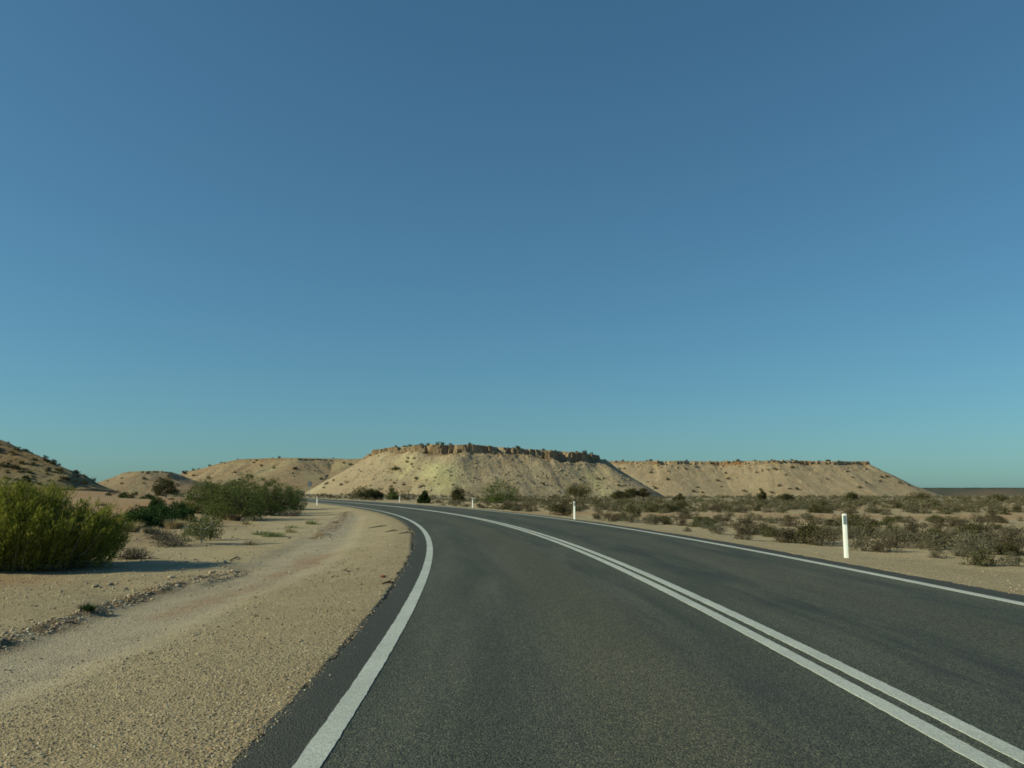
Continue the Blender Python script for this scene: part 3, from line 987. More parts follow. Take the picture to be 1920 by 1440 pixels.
# --- acacia thicket on the left, 40 to 70 m off
acacias = [
    (438, 975, 2.15, 2.0, 'wide olive acacia shrub nearest the camera in the left roadside thicket'),
    (385, 962, 2.1, 1.9, 'rounded acacia shrub on the left end of the roadside thicket, behind the sapling'),
    (462, 962, 2.75, 2.2, 'tallest acacia of the left roadside thicket with wispy top against the ridge'),
    (508, 966, 2.25, 1.9, 'acacia shrub leaning towards the road at the right end of the thicket'),
    (533, 955, 2.2, 1.8, 'rearmost acacia of the roadside thicket, overlapping the far road bend'),
    (415, 955, 2.3, 2.0, 'acacia shrub at the back of the thicket below the ridge, left of the tallest'),
]
for k, (px, py, H, R, lab) in enumerate(acacias):
    x, y, z = at(px, py)
    sc = y / 42.0
    plant_thing('acacia_shrub', lab, 'shrub', (x, y, z - 0.03),
                dict(seed=500 + k, H=H, R=R, K=150, per=85, L=0.12, W=0.028, crad=0.27, stems=26, base_frac=0.06, up=0.25, hollow=0.25, r_stem=0.035),
                M_ACACIA, B_DARK, 'acacia thicket left of the road', rotz=k * 1.3)

# --- dark green low shrubs left of the thicket
for k, (px, py, H, R, lab) in enumerate([
        (272, 987, 0.80, 0.95, 'low dark green shrub right behind the big broom bush'),
        (300, 980, 0.85, 1.05, 'dark green shrub in the middle of the low clump behind the broom bush'),
        (330, 977, 0.88, 1.05, 'dark green shrub at the right of the low clump, above pale dry tussock'),
        (292, 962, 0.90, 0.45, 'narrow upright dark green bush poking above the low green clump')]):
    x, y, z = at(px, py)
    plant_thing('green_shrub', lab, 'shrub', (x, y, z - 0.03),
                dict(seed=530 + k, H=H, R=R, K=70, per=60, L=0.10, W=0.05, crad=0.2, stems=14, base_frac=0.03, up=0.2, hollow=0.2, r_stem=0.02),
                M_DARKGREEN, B_DARK, 'dark green shrubs behind the broom bush', rotz=k)

# --- sapling
x, y, z = at(376, 1018)
plant_thing('sapling', 'small thin-trunked sapling with sparse olive crown before the thicket', 'tree', (x, y, z - 0.02),
            dict(seed=551, H=1.05, R=0.48, K=42, per=46, L=0.075, W=0.022, crad=0.14, stems=12, base_frac=0.22, up=0.1, trunk=0.32, r_stem=0.016, hollow=0.2),
            M_ACACIA, B_PALE, parts=('trunk', 'crown'))
x, y, z = at(394, 1013)
plant_thing('sapling', 'short leafy sapling touching the thin-trunked one on its right', 'tree', (x, y, z - 0.02),
            dict(seed=552, H=0.62, R=0.36, K=24, per=40, L=0.07, W=0.022, crad=0.13, stems=8, base_frac=0.1, up=0.1, trunk=0.1, r_stem=0.012, hollow=0.2),
            M_ACACIA, B_DARK, parts=('trunk', 'crown'))

# --- round tree on the sandy rise
x, y = px_flat(316, 921.5 - 0.5, 0.0) if False else ((316 - 960) / FPX * 118.0, 118.0)
z = land1(x, y)
plant_thing('round_tree', 'lone dark round-crowned tree on the sandy rise below the knoll', 'tree', (x, y, z - 0.05),
            dict(seed=560, H=2.75, R=1.75, K=85, per=85, L=0.17, W=0.06, crad=0.36, stems=16, base_frac=0.25, up=0.1, trunk=0.55, r_stem=0.075, hollow=0.3, cut=0.45, stretch=(1.15, 0.9)),
            M_OLIVE, B_PALE, parts=('trunk', 'crown'))

# --- trees and tall shrubs across the flat
far_trees = [
    # px, base distance, height px, half width px, material, label, umbrella
    (938, 112, 40, 30, M_ACACIA, 'leafy green mulga shrub behind the second white post, widest in the scrub'),
    (1085, 150, 26, 26, M_OLIVE, 'dark spreading tree beyond the nearest-but-one guide post, before the mesa'),
    (1183, 190, 19, 11, M_OLIVE, 'left of two small umbrella trees at the right foot of the mesa'),
    (1204, 190, 19, 11, M_OLIVE, 'right of two small umbrella trees at the right foot of the mesa'),
    (684, 150, 21, 17, M_OLIVE, 'bushy dark shrub left of the farthest guide post, at mesa foot'),
    (708, 152, 16, 11, M_OLIVE, 'small rounded bush adjoining the dark shrub left of the farthest guide post'),
    (738, 160, 17, 10, M_ACACIA, 'green bush right behind the farthest right-hand guide post'),
    (765, 165, 20, 14, M_SALT, 'thin grey leafless bush behind the striped marker post'),
    (797, 106, 14, 10, M_DARKGREEN, 'compact dark green bush between striped marker and third guide post'),
    (860, 140, 19, 15, M_OLIVE, 'olive bush just left of the third guide post'),
    (1160, 165, 14, 13, M_OLIVE, 'low olive bush left of the two umbrella trees'),
    (1270, 175, 10, 11, M_OLIVE, 'low green bush at the left foot of the long mesa'),
    (1400, 175, 20, 15, M_SALT, 'tall thin grey bush at the foot of the long mesa'),
    (1424, 175, 17, 9, M_OLIVE, 'dark bush right beside the tall thin grey one below long mesa'),
    (1468, 180, 12, 13, M_OLIVE, 'rounded green bush below the long mesa, right of the tall grey bush'),
    (1592, 185, 14, 15, M_OLIVE, 'green bush straight above the nearest guide post, at mesa foot'),
    (1720, 190, 13, 20, M_OLIVE, 'wide green bush below the right end of the long mesa'),
    (1860, 200, 9, 18, M_OLIVE, 'green bush on the flat under the far dark plateau'),
]
for k, (px, dist, hp, wp, mat, lab) in enumerate(far_trees):
    x, y = (px - 960) / FPX * dist, float(dist)
    z = land1(x, y)
    H, R = hp / FPX * dist * 1.15 + 0.4, wp / FPX * dist * 1.1
    umb = 'umbrella' in lab or 'spreading' in lab
    thin = mat is M_SALT
    plant_thing('umbrella_tree' if umb else 'tall_shrub', lab, 'tree' if umb else 'shrub', (x, y, z - 0.05),
                dict(seed=600 + k, H=H, R=R, K=46, per=24 if thin else 115, L=0.20, W=0.07 if not thin else 0.03, crad=0.30 * min(H, R) if not umb else 0.3 * R, stems=12,
                     base_frac=0.45 if umb else 0.06, up=0.1, trunk=H * 0.35 if umb else None, r_stem=0.05, hollow=0.2, cut=0.7 if umb else 0.0),
                mat, B_DARK, 'taller shrubs and trees before the mesas', parts=('trunk', 'crown') if umb else ('stems', 'foliage'))

# --- shrub templates for the scrub on the right
TEMPL = {}
for kind, mat, bark, cfg in (
        ('saltbush', M_SALT, B_GREY, dict(K=46, per=34, L=0.075, W=0.024, crad=0.16, up=0.3)),
        ('brown_shrub', M_BROWN, B_DARK, dict(K=42, per=34, L=0.075, W=0.024, crad=0.15, up=0.35)),
        ('olive_shrub', M_OLIVE, B_DARK, dict(K=48, per=36, L=0.08, W=0.028, crad=0.16, up=0.35))):
    TEMPL[kind] = []
    for v_ in range(4):
        mb, V, Q = plant(seed=700 + v_ + 13 * len(kind), H=0.68 + 0.1 * (v_ % 2), R=0.52, stems=16, base_frac=0.06, hollow=0.3, r_stem=0.016, tube_k=3, **cfg)
        stems = mb.mesh('stems', [bark])
        fol = mesh_np('foliage', V, Q, None, [mat])
        SV, SQ, ST, _ = mb.arrays()
        both = MB(); both.add(V, Q, m=0); both.add(SV, SQ, ST, m=1)
        TEMPL[kind].append((stems, fol, both.mesh(kind, [mat, bark])))
WORDS = {'saltbush': 'grey saltbush', 'brown_shrub': 'dark brown dry shrub', 'olive_shrub': 'olive green low shrub'}
placed = []


def shrub(kind, x, y, s, label, group=None, parts=True, sz=1.0):
    z = land1(x, y)
    st, fo, bo = TEMPL[kind][rr.randrange(4)]
    rz = rr.uniform(0, 6.28)
    placed.append((x, y, 0.5 * s))
    if not parts:
        o = obj(kind, bo, None, (x, y, z - 0.02), rz, (s, s, s * sz))
        return tag(o, label, 'shrub', group)
    root = obj(kind, None, None, (x, y, z - 0.02), rz, (s, s, s * sz)); root.empty_display_size = 0.2
    tag(root, label, 'shrub', group)
    obj('stems', st, root); obj('foliage', fo, root)
    return root


# hand-placed ones in the loose front row along the right verge: pixel of the base, width in pixels
front = [
    ('brown_shrub', 1668, 1036, 60, 'rounded brown shrub close to the right of the nearest guide post'),
    ('saltbush', 1625, 1034, 60, 'pale grey twiggy shrub touching the nearest guide post on its right'),
    ('olive_shrub', 1848, 1062, 62, 'olive shrub lowest and nearest in the scrub at the right edge'),
    ('saltbush', 1832, 1040, 70, 'grey shrub right behind the nearest olive shrub at the right edge'),
    ('brown_shrub', 1762, 1047, 34, 'small brown twiggy shrub alone on the sand between post and right edge'),
    ('saltbush', 1752, 1032, 62, 'grey shrub just behind the small lone brown shrub on the sand'),
    ('brown_shrub', 1790, 1028, 66, 'wide brown shrub behind the sandy gap near the right edge'),
    ('olive_shrub', 1840, 1018, 66, 'olive-topped shrub rising behind the grey one near the right edge'),
    ('brown_shrub', 1905, 1040, 60, 'brown shrub cut by the right edge of the picture'),
    ('brown_shrub', 1545, 1024, 56, 'brown shrub just left of the nearest guide post'),
    ('olive_shrub', 1515, 1020, 66, 'dark shrub left of the nearest guide post, second from it'),
    ('brown_shrub', 1478, 1018, 58, 'brown shrub third to the left of the nearest guide post'),
    ('brown_shrub', 1395, 1012, 44, 'low brown shrub alone on the verge left of the nearest guide post'),
    ('saltbush', 1350, 1002, 34, 'small pale grey shrub on the verge between the two nearest posts'),
    ('brown_shrub', 1290, 997, 18, 'tiny brown shrub by the white edge line between the two nearest posts'),
    ('brown_shrub', 1338, 996, 24, 'little dark upright shrub between the two nearest guide posts'),
    ('olive_shrub', 1315, 988, 40, 'rounded dark olive shrub midway between the two nearest guide posts'),
    ('brown_shrub', 1278, 986, 36, 'brown shrub left of the rounded olive one midway between posts'),
    ('olive_shrub', 1252, 984, 20, 'narrow dark shrub between brown and grey ones midway between posts'),
    ('saltbush', 1225, 984, 40, 'pale grey shrub midway between the two nearest guide posts'),
    ('brown_shrub', 1145, 978, 34, 'dark brown shrub first to the right of the second guide post'),
    ('brown_shrub', 1122, 974, 28, 'small dark brown shrub next to the second guide post'),
    ('olive_shrub', 1052, 967, 40, 'olive shrub directly left of the second guide post'),
    ('saltbush', 1185, 980, 36, 'grey shrub second to the right of the second guide post'),
    ('brown_shrub', 1720, 1012, 60, 'dark brown shrub right behind the one beside the nearest post'),
    ('olive_shrub', 1600, 995, 50, 'dense dark green shrub immediately behind the nearest guide post'),
    ('saltbush', 1905, 1062, 46, 'low dry straw-coloured tuft shrub at the right edge on sand'),
]
for kind, px, py, wpx, lab in front:
    x, y, z = at(px, py)
    s = wpx / FPX * y / 1.15
    shrub(kind, x, y + 0.3 * s, s, lab, sz=rr.uniform(0.85, 1.1))


def bare(x, y):
    return abs(y + 0.02 * x - 55.5 - 2.2 * float(fbm(np.array([x * 0.07]), np.array([0.0]), 2, 9)[0])) < 3.0


def clear(x, y, r):
    for a, b, c in placed:
        if abs(a - x) < r + c and abs(b - y) < r + c and math.hypot(a - x, b - y) < 0.75 * (r + c): return False
    return True


BANDS = [(19, 30, 44, 'in the open scrub near the verge'), (30, 51, 52, 'this side of the bare sandy strip'), (58, 84, 90, 'beyond the bare sandy strip')]
for y0, y1, n, where in BANDS:
    cnt, tries = 0, 0
    while cnt < n and tries < 6000:
        tries += 1
        y = math.sqrt(rr.uniform(y0 * y0, y1 * y1))
        px = rr.uniform(820 if y > 45 else 1000, 1935)
        x = (px - 960) / FPX * y
        v = float(lateral(np.array([x]), np.array([y]))[0]) - W_R - SH_R
        if v < 2.4 + 1.4 * rr.random() + (1.5 if y < 26 else 0): continue
        if bare(x, y): continue
        if float(fbm(np.array([x * 0.12]), np.array([y * 0.12]), 2, 55)[0]) < -0.3 and y < 50: continue
        kind = rr.choices(['saltbush', 'brown_shrub', 'olive_shrub'], [0.42, 0.33, 0.25])[0]
        s = rr.uniform(0.4, 0.95) * (1.0 if y < 50 else 1.25)
        if not clear(x, y, 0.5 * s): continue
        side = next(t for a, t in ((1840, 'at the right edge'), (1720, 'nearing the right edge'), (1600, 'just right of the nearest post'), (1460, 'just left of the nearest post'), (1330, 'midway between the two nearest posts'), (1200, 'well right of the second post'), (1077, 'just right of the second post'), (0, 'left of the second post')) if px > a)
        size = 'small' if s < 0.6 else ('big' if s > 0.85 else 'middling')
        lab = size + ' ' + {'saltbush': 'grey', 'brown_shrub': 'brown', 'olive_shrub': 'olive'}[kind] + ' shrub ' + where + ', ' + side
        shrub(kind, x, y, s, lab, lab.replace(' shrub ', ' shrubs '), parts=y < 30, sz=rr.uniform(0.65, 1.0))
        cnt += 1


def merge_plants(name, spots, mat, seed, per=7, K=14, L=0.30, W=0.16, tmpl=6):
    """far scrub that reads as one mass"""
    rng = np.random.default_rng(seed)
    T = [plant(seed=seed + t, H=0.72, R=0.55, K=K, per=per, L=L, W=W, crad=0.20, stems=1, base_frac=0.05, up=0.2, hollow=0.2)[1:] for t in range(tmpl)]
    T2 = [plant(seed=seed + 50 + t, H=0.72, R=0.55, K=13, per=6, L=L * 1.7, W=W * 1.8, crad=0.20, stems=1, base_frac=0.05, up=0.2, hollow=0.2)[1:] for t in range(tmpl)]
    VV, QQ, TT, off = [], [], [], 0
    for (x, y, z, s) in spots:
        V, Q = (T2 if y > 115 else T)[rng.integers(tmpl)]
        a = rng.uniform(0, 6.28); c, sn = math.cos(a), math.sin(a)
        W_ = np.c_[V[:, 0] * c - V[:, 1] * sn, V[:, 0] * sn + V[:, 1] * c, V[:, 2] * rng.uniform(0.8, 1.2)] * s + (x, y, z - 0.03)
        VV.append(W_); QQ.append(Q + off); TT.append(np.full(len(V), rng.random())); off += len(V)
    me = mesh_np(name, np.concatenate(VV), np.concatenate(QQ), None, [mat])
    set_float(me, np.concatenate(TT), 'tint')
    return me


# far scrub belt and gap fillers
sp = []
rs = np.random.default_rng(91)
for n, y0, y1, smin, smax in ((120, 24, 50, 0.25, 0.5), (330, 60, 95, 0.45, 0.9), (950, 95, 200, 0.5, 1.15), (800, 200, 420, 0.9, 1.8)):
    c = 0
    while c < n:
        y = math.sqrt(rs.uniform(y0 * y0, y1 * y1)); px = rs.uniform(560 if y > 120 else 760, 2050); x = (px - 960) / FPX * y
        v = float(lateral(np.array([x]), np.array([y]))[0]) - W_R - SH_R
        c += 1
        if v < 2.2 + (2.0 if y > 90 else 0): continue
        if bare(x, y) and rs.random() < 0.93: continue
        if y > 190 and px < 1215 and y > 360: continue
        sp.append((x, y, land1(x, y), rs.uniform(smin, smax) * (0.75 if px < 900 else 1)))
tag(obj('far_scrub', merge_plants('far_scrub', sp, M_SCRUB, 820, per=14, K=20, L=0.15, W=0.065)), 'mass of small grey-green scrub covering the flat before the mesas', 'scrub', kind='stuff')

# shrubs on the hills: the ones that show as individuals
DOT = [merge_plants('hill_shrub', [(0, 0, 0.03, 1.0)], M_OLIVE, 840 + 7 * k, per=9, K=18, L=0.26, W=0.13, tmpl=1) for k in range(3)]
MESA_SPOTS = [(741, 881, 14), (763, 868, 6), (772, 872, 5), (777, 860, 5), (765, 861, 5), (739, 907, 6), (757, 910, 6), (780, 898, 7), (793, 912, 6), (788, 914, 5), (734, 913, 5), (849, 909, 5), (695, 912, 5),
              (1122, 899, 7), (1131, 898, 5), (1160, 911, 7), (1170, 890, 6), (1088, 901, 6), (1093, 896, 5), (972, 893, 5), (1019, 909, 6), (650, 905, 5), (640, 910, 6), (626, 901, 6), (613, 908, 7), (608, 915, 6)]
for px, py, w in MESA_SPOTS:
    h_ = ray_hit(px, py, h_mesa, 365, 480, 0.5) or ray_hit(px, py, h_ridge, 500, 640, 0.5)
    if not h_: continue
    s = w / FPX * h_[1] / 1.1
    o = obj('hill_shrub', DOT[rr.randrange(3)], None, (h_[0], h_[1], h_[2] - 0.1), rr.uniform(0, 6), (s * 1.2, s, s * 0.8))
    big = w > 10
    tag(o, 'largest dark shrub on the yellowish left slope of the nearer mesa' if big else 'small dark shrub dotted on the bare talus slope of the nearer mesa', 'shrub', None if big else 'shrubs on the slope of the nearer mesa')


def hill_dots(n, h, pxr, pyr, yr, size, lab, grp, seed):
    r2 = random.Random(seed); k = 0; tries = 0
    while k < n and tries < n * 8:
        tries += 1
        hh = ray_hit(r2.uniform(*pxr), r2.uniform(*pyr), h, yr[0], yr[1], 1.0)
        if not hh: continue
        s = r2.uniform(*size)
        tag(obj('hill_shrub', DOT[r2.randrange(3)], None, (hh[0], hh[1], hh[2] - 0.1), r2.uniform(0, 6), (s * 1.2, s, s * 0.75)), lab, 'shrub', grp)
        k += 1


hill_dots(42, h_far, (1150, 1740), (868, 926), (600, 760), (1.2, 2.8), 'small dark shrub dotted on the face of the long far mesa', 'shrubs on the long mesa', 1)
hill_dots(34, h_ridge, (330, 690), (864, 905), (500, 680), (1.0, 2.6), 'small dark shrub on the rounded ridge behind the thicket', 'shrubs on the rounded ridge', 2)
hill_dots(10, h_knoll, (200, 320), (885, 908), (450, 580), (0.9, 2.2), 'small dark shrub on the little knoll left of the ridge', 'shrubs on the knoll', 3)
hill_dots(80, h_near, (-20, 185), (832, 912), (95, 240), (0.4, 1.1), 'small shrub among stones on the slope of the near left hill', 'shrubs on the near left hill', 4)


def skyline(n, h, rangex, ys, size, lab, grp, seed):
    """shrubs along the top edge of a hill"""
    r2 = random.Random(seed)
    for k in range(n):
        px = r2.uniform(*rangex)
        Y = np.arange(ys[0], ys[1], 0.7); X = (px - 960) / FPX * Y
        hz = h(X, Y); i = int(np.argmax((hz - CAM_H) / Y))
        s = r2.uniform(*size)
        tag(obj('hill_shrub', DOT[r2.randrange(3)], None, (X[i], Y[i] + 0.8, float(hz[i]) - 0.15), r2.uniform(0, 6), (s * 1.3, s, s * 0.8)), lab, 'shrub', grp)


skyline(22, h_mesa, (715, 1125), (405, 500), (0.8, 2.2), 'small dark shrub on the flat skyline of the nearer mesa', 'skyline shrubs of the nearer mesa', 5)
skyline(14, h_far, (1200, 1640), (650, 740), (1.0, 2.4), 'small dark shrub on the level skyline of the long far mesa', 'skyline shrubs of the long mesa', 6)
skyline(10, h_ridge, (330, 690), (540, 670), (1.0, 2.8), 'small dark shrub on the skyline of the rounded ridge', 'skyline shrubs of the ridge', 7)
skyline(7, h_near, (5, 170), (120, 235), (0.3, 0.75), 'small shrub on the skyline of the near left hill', 'skyline shrubs of the near hill', 8)


# --- grass tufts, weeds, dead bush
def tuft(name, label, px, py, H, R, n, mat, cat='grass', seed=0, wide=0.006, arch=0.5):
    x, y, z = at(px, py)
    rng = np.random.default_rng(900 + seed)
    a = rng.uniform(0, 6.28, n); r = R * np.sqrt(rng.uniform(0, 1, n))
    B = np.c_[np.cos(a) * r * 0.55, np.sin(a) * r * 0.45, np.zeros(n)]
    D = np.c_[np.cos(a) * r / R, np.sin(a) * r / R, np.zeros(n)]
    hgt = H * rng.uniform(0.45, 1.05, n)[:, None]
    up = np.array([0, 0, 1.0])
    J = rng.normal(0, 0.12, (n, 3))
    M1 = B + up * hgt * 0.55 + (D * 0.22 + J * 0.5) * hgt * arch * 2
    M2 = B + up * hgt * 0.95 + (D * 0.75 + J) * hgt * arch * 2
    side = unit(np.cross(D + J, up)) * wide
    V = np.stack([B - side, B + side, M1 - side, M1 + side, M2], 1).reshape(-1, 3)
    i = np.arange(n) * 5
    Q = np.stack([i, i + 1, i + 3, i + 2], 1); T = np.stack([i + 2, i + 3, i + 4], 1)
    me = mesh_np(name, V, Q, T, [mat])
    o = obj(name, me, None, (x, y, z - 0.01))
    return tag(o, label, cat)


tuft('grass_tussock', 'pale straw tussock below the dark green shrub clump', 326, 992, 0.42, 0.55, 1300, M_STRAW, seed=1)
tuft('grass_tussock', 'pale dry tussock at the foot of the thicket, right of the sapling', 436, 976, 0.40, 0.60, 1100, M_STRAW, seed=2)
tuft('grass_tussock', 'yellowish dry tussock beside the right end of the broom bush', 246, 998, 0.38, 0.45, 700, M_STRAW, seed=3)
tuft('grass_tussock', 'small faded tussock between broom bush and the pale straw tussock', 283, 1000, 0.26, 0.45, 600, M_STRAW, seed=4)
for k_, (px, py, H_, R_, lab) in enumerate([
        (400, 985, 0.30, 0.5, 'low straw tussock between the sapling and the thicket'),
        (462, 984, 0.22, 0.45, 'small straw tussock right of the pale tussock under the thicket'),
        (545, 999, 0.16, 0.4, 'faint straw tuft beside the green weed patch'),
        (355, 1003, 0.22, 0.4, 'short straw tussock left of the sapling'),
        (470, 1022, 0.12, 0.35, 'thin straw tuft on the sand right of the stones by the sapling')]):
    tuft('grass_tussock', lab, px, py, H_ * 1.4, R_, 130, M_STRAW, seed=20 + k_)
tuft('weed_patch', 'green weed patch on the sandy bank right of the sapling', 512, 1006, 0.20, 0.75, 300, M_WEED, 'weeds', seed=5)
tuft('weed_patch', 'sparse pale green weeds left of the green weed patch', 488, 1003, 0.18, 0.6, 160, M_WEED, 'weeds', seed=6)
tuft('weed_patch', 'small dull weed clump near the graded windrow by the bend', 585, 983, 0.22, 0.55, 200, M_WEED, 'weeds', seed=7)
tuft('weed_patch', 'tiny weeds behind the green patch, towards the road', 548, 990, 0.14, 0.6, 120, M_WEED, 'weeds', seed=8)
tuft('weed_patch', 'tiny green plant on the gravel bank at lower left', 165, 1143, 0.085, 0.14, 260, M_DARKGREEN, 'weeds', seed=9, wide=0.004, arch=0.9)
tuft('weed_patch', 'wisp of dry weed on the gravel shoulder near the asphalt', 480, 1156, 0.06, 0.05, 26, M_DEAD, 'weeds', seed=10, wide=0.002)


def dead_bush(px, py, H, R, label, seed):
    x, y, z = at(px, py)
    root = obj('dead_bush', None, None, (x, y, z - 0.02)); root.empty_display_size = 0.2
    tag(root, label, 'bush')
    mb, V, Q = plant(seed=seed, H=H, R=R, K=60, per=16, L=0.16, W=0.010, crad=0.14, stems=24, base_frac=0.05, up=0.2, hollow=0.2, r_stem=0.012, tube_k=3)
    obj('branches', mb.mesh('branches', [B_DARK]), root)
    obj('twigs', mesh_np('twigs', V, Q, None, [M_DEAD]), root)


dead_bush(320, 1024, 0.34, 0.55, 'grey dead bush on the ground left of the sapling', 31)
dead_bush(250, 1048, 0.16, 0.24, 'small dark dead bush at the right foot of the broom bush', 32)
dead_bush(300, 1012, 0.25, 0.45, 'low grey dead brush behind the dead bush left of the sapling', 33)
dead_bush(545, 968, 0.35, 0.6, 'dark dead brush at the right end of the thicket', 34)
for k, (px, py, w) in enumerate([(238, 934, 30), (278, 936, 26), (330, 932, 34), (300, 930, 16)]):
    x, y, z = at(px, py)
    H = 0.7 * w / FPX * y * 0.5
    plant_thing('green_shrub', ['low green shrub on the red sand mound, leftmost', 'low green shrub on the red sand mound, second from left', 'flat green shrub strip below the lone round tree', 'tiny green shrub between those on the sand mound'][k], 'shrub', (x, y, z - 0.03),
                dict(seed=570 + k, H=H, R=0.5 * w / FPX * y, K=30, per=40, L=0.14, W=0.06, crad=0.25 * H + 0.1, stems=8, base_frac=0.05, up=0.2, r_stem=0.02), M_DARKGREEN, B_DARK, 'low shrubs on the sand mound')

# low scrub on the sandy rise between the broom bush and the hills
r3 = random.Random(44)
for k in range(26):
    px, y = r3.uniform(195, 430), r3.uniform(55, 150)
    x = (px - 960) / FPX * y
    kind = r3.choice(['saltbush', 'brown_shrub', 'olive_shrub'])
    s_ = r3.uniform(0.5, 1.15)
    lab = ('small ' if s_ < 0.8 else 'larger ') + {'saltbush': 'grey', 'brown_shrub': 'brown', 'olive_shrub': 'olive'}[kind] + ' low shrub on the sandy rise below the knoll, ' + ('left of the round tree' if px < 318 else 'right of the round tree')
    shrub(kind, x, y, s_, lab, lab.replace(' low shrub ', ' low shrubs '), parts=False, sz=r3.uniform(0.6, 0.9))

# ------------------------------------------------------------------ guide posts, markers, sign
M_POST = plain('white_plastic_post', (0.80, 0.81, 0.78), 0.45, 0.4, 0.03, 5.0)
M_REFL = plain('grey_reflector', (0.13, 0.17, 0.19), 0.35, 0.5, 0.15, 90.0)
M_BLACK = plain('black_band', (0.03, 0.03, 0.035), 0.5, 0.3)
M_POLE = plain('galvanised_steel', (0.30, 0.32, 0.33), 0.5, 0.5, 0.1, 10.0)
M_SIGNBACK = plain('aluminium_sign_back', (0.34, 0.36, 0.35), 0.5, 0.4, 0.08, 3.0)


def post_mesh(H, W):
    """flexible plastic post: a shallow curved blade with rounded shoulders, open at the back"""
    n = 8; t = 0.006
    xs = np.linspace(-W / 2, W / 2, n + 1)
    f = -0.008 * (1 - (2 * xs / W) ** 2)          # bulges towards traffic (-Y)
    zs = [-0.25, 0.0, H * 0.5, H - 0.02, H - 0.005, H]
    V, Q = [], []
    for zi, z in enumerate(zs):
        w = 1.0 if zi < 4 else (0.93 if zi == 4 else 0.82)
        for sgn in (0, 1):
            for x_, y_ in zip(xs, f): V.append((x_ * w, y_ + sgn * t, z))
    m = 2 * (n + 1)
    for i in range(len(zs) - 1):
        for j in range(n):
            a = i * m + j; Q.append([a, a + 1, a + 1 + m, a + m])
            b = i * m + n + 1 + j; Q.append([b + 1, b, b + m, b + 1 + m])
        for j in (0, n):
            a, b = i * m + j, i * m + n + 1 + j
            Q.append([a, a + m, b + m, b] if j == 0 else [b, b + m, a + m, a])
    k = (len(zs) - 1) * m
    for j in range(n): Q.append([k + j, k + j + 1, k + n + 2 + j, k + n + 1 + j])
    return mesh_np('blade', np.array(V), np.array(Q), None, [M_POST], False)


BLADE = post_mesh(0.93, 0.094)
rb = MB(); rb.box((0.004, -0.0080, 0.800), (0.054, 0.008, 0.19)); REFL = rb.mesh('reflector', [M_REFL])


def heading(y): return math.atan(-float(np.interp(y, YS, _sl)))


def guide_post(px, py, label, hscale=1.0, lean=0.0):
    x, y, z = at(px, py)
    root = obj('guide_post', None, None, (x, y, z)); root.empty_display_size = 0.2
    root.rotation_euler = (0, lean, heading(y) * 0.6 - math.radians(34)); root.scale = (1, 1, hscale)
    tag(root, label, 'post', 'white roadside guide posts')
    obj('blade', BLADE, root); obj('reflector', REFL, root)


guide_post(1587, 1046, 'tall white guide post with grey reflector, nearest, on the right verge', 1.0)
guide_post(1077, 974, 'white guide post on the right verge, second nearest', 0.95)
guide_post(886, 952, 'white guide post on the right verge, third nearest, at the bend', 0.95)
guide_post(749, 941.5, 'white guide post on the right verge, farthest, below the mesa', 0.95)
guide_post(594, 947.5, 'white guide post on the left side of the far bend', 0.95)
guide_post(610, 934.8, 'tiny white guide post beyond the far bend, right side of the road', 0.45)


def marker(px, py, label, H=0.85):
    x, y, z = at(px, py)
    root = obj('striped_marker', None, None, (x, y, z), heading(y) * 0.6); root.empty_display_size = 0.2
    tag(root, label, 'post')
    b = MB(); b.box((0, 0, H / 2 - 0.1), (0.075, 0.03, H + 0.2)); obj('post', b.mesh('post', [M_POST]), root)
    for k in range(4):
        b = MB(); b.box((0, 0, H - 0.14 - k * 0.2), (0.083, 0.038, 0.09)); obj('band', b.mesh('band', [M_BLACK]), root)


marker(770, 941, 'black and white striped marker post beside the farthest right guide post')
marker(574.5, 948.5, 'thin striped marker post left of the far left guide post', 0.8)


def sign():
    y = 232.0; x = (583.5 - 960) / FPX * y; z = land1(x, y)
    root = obj('road_sign', None, None, (x, y, z), 0.15); root.empty_display_size = 0.3
    tag(root, 'grey back of a rectangular road sign on a thin pole beyond the bend', 'sign')
    top = 1.4 + (921 - 902.5) / FPX * y - z
    b = MB(); b.tube([(0, 0, -0.3), (0, 0, top)], 0.055, 8); obj('pole', b.mesh('pole', [M_POLE]), root)
    b = MB(); b.box((0, 0.09, top - 0.72), (1.05, 0.012, 1.35)); obj('panel', b.mesh('panel', [M_SIGNBACK]), root)
    for k in (0.35, 1.05):
        b = MB(); b.box((0, 0.068, top - k), (0.8, 0.025, 0.05)); obj('bracket', b.mesh('bracket', [M_POLE]), root)


sign()

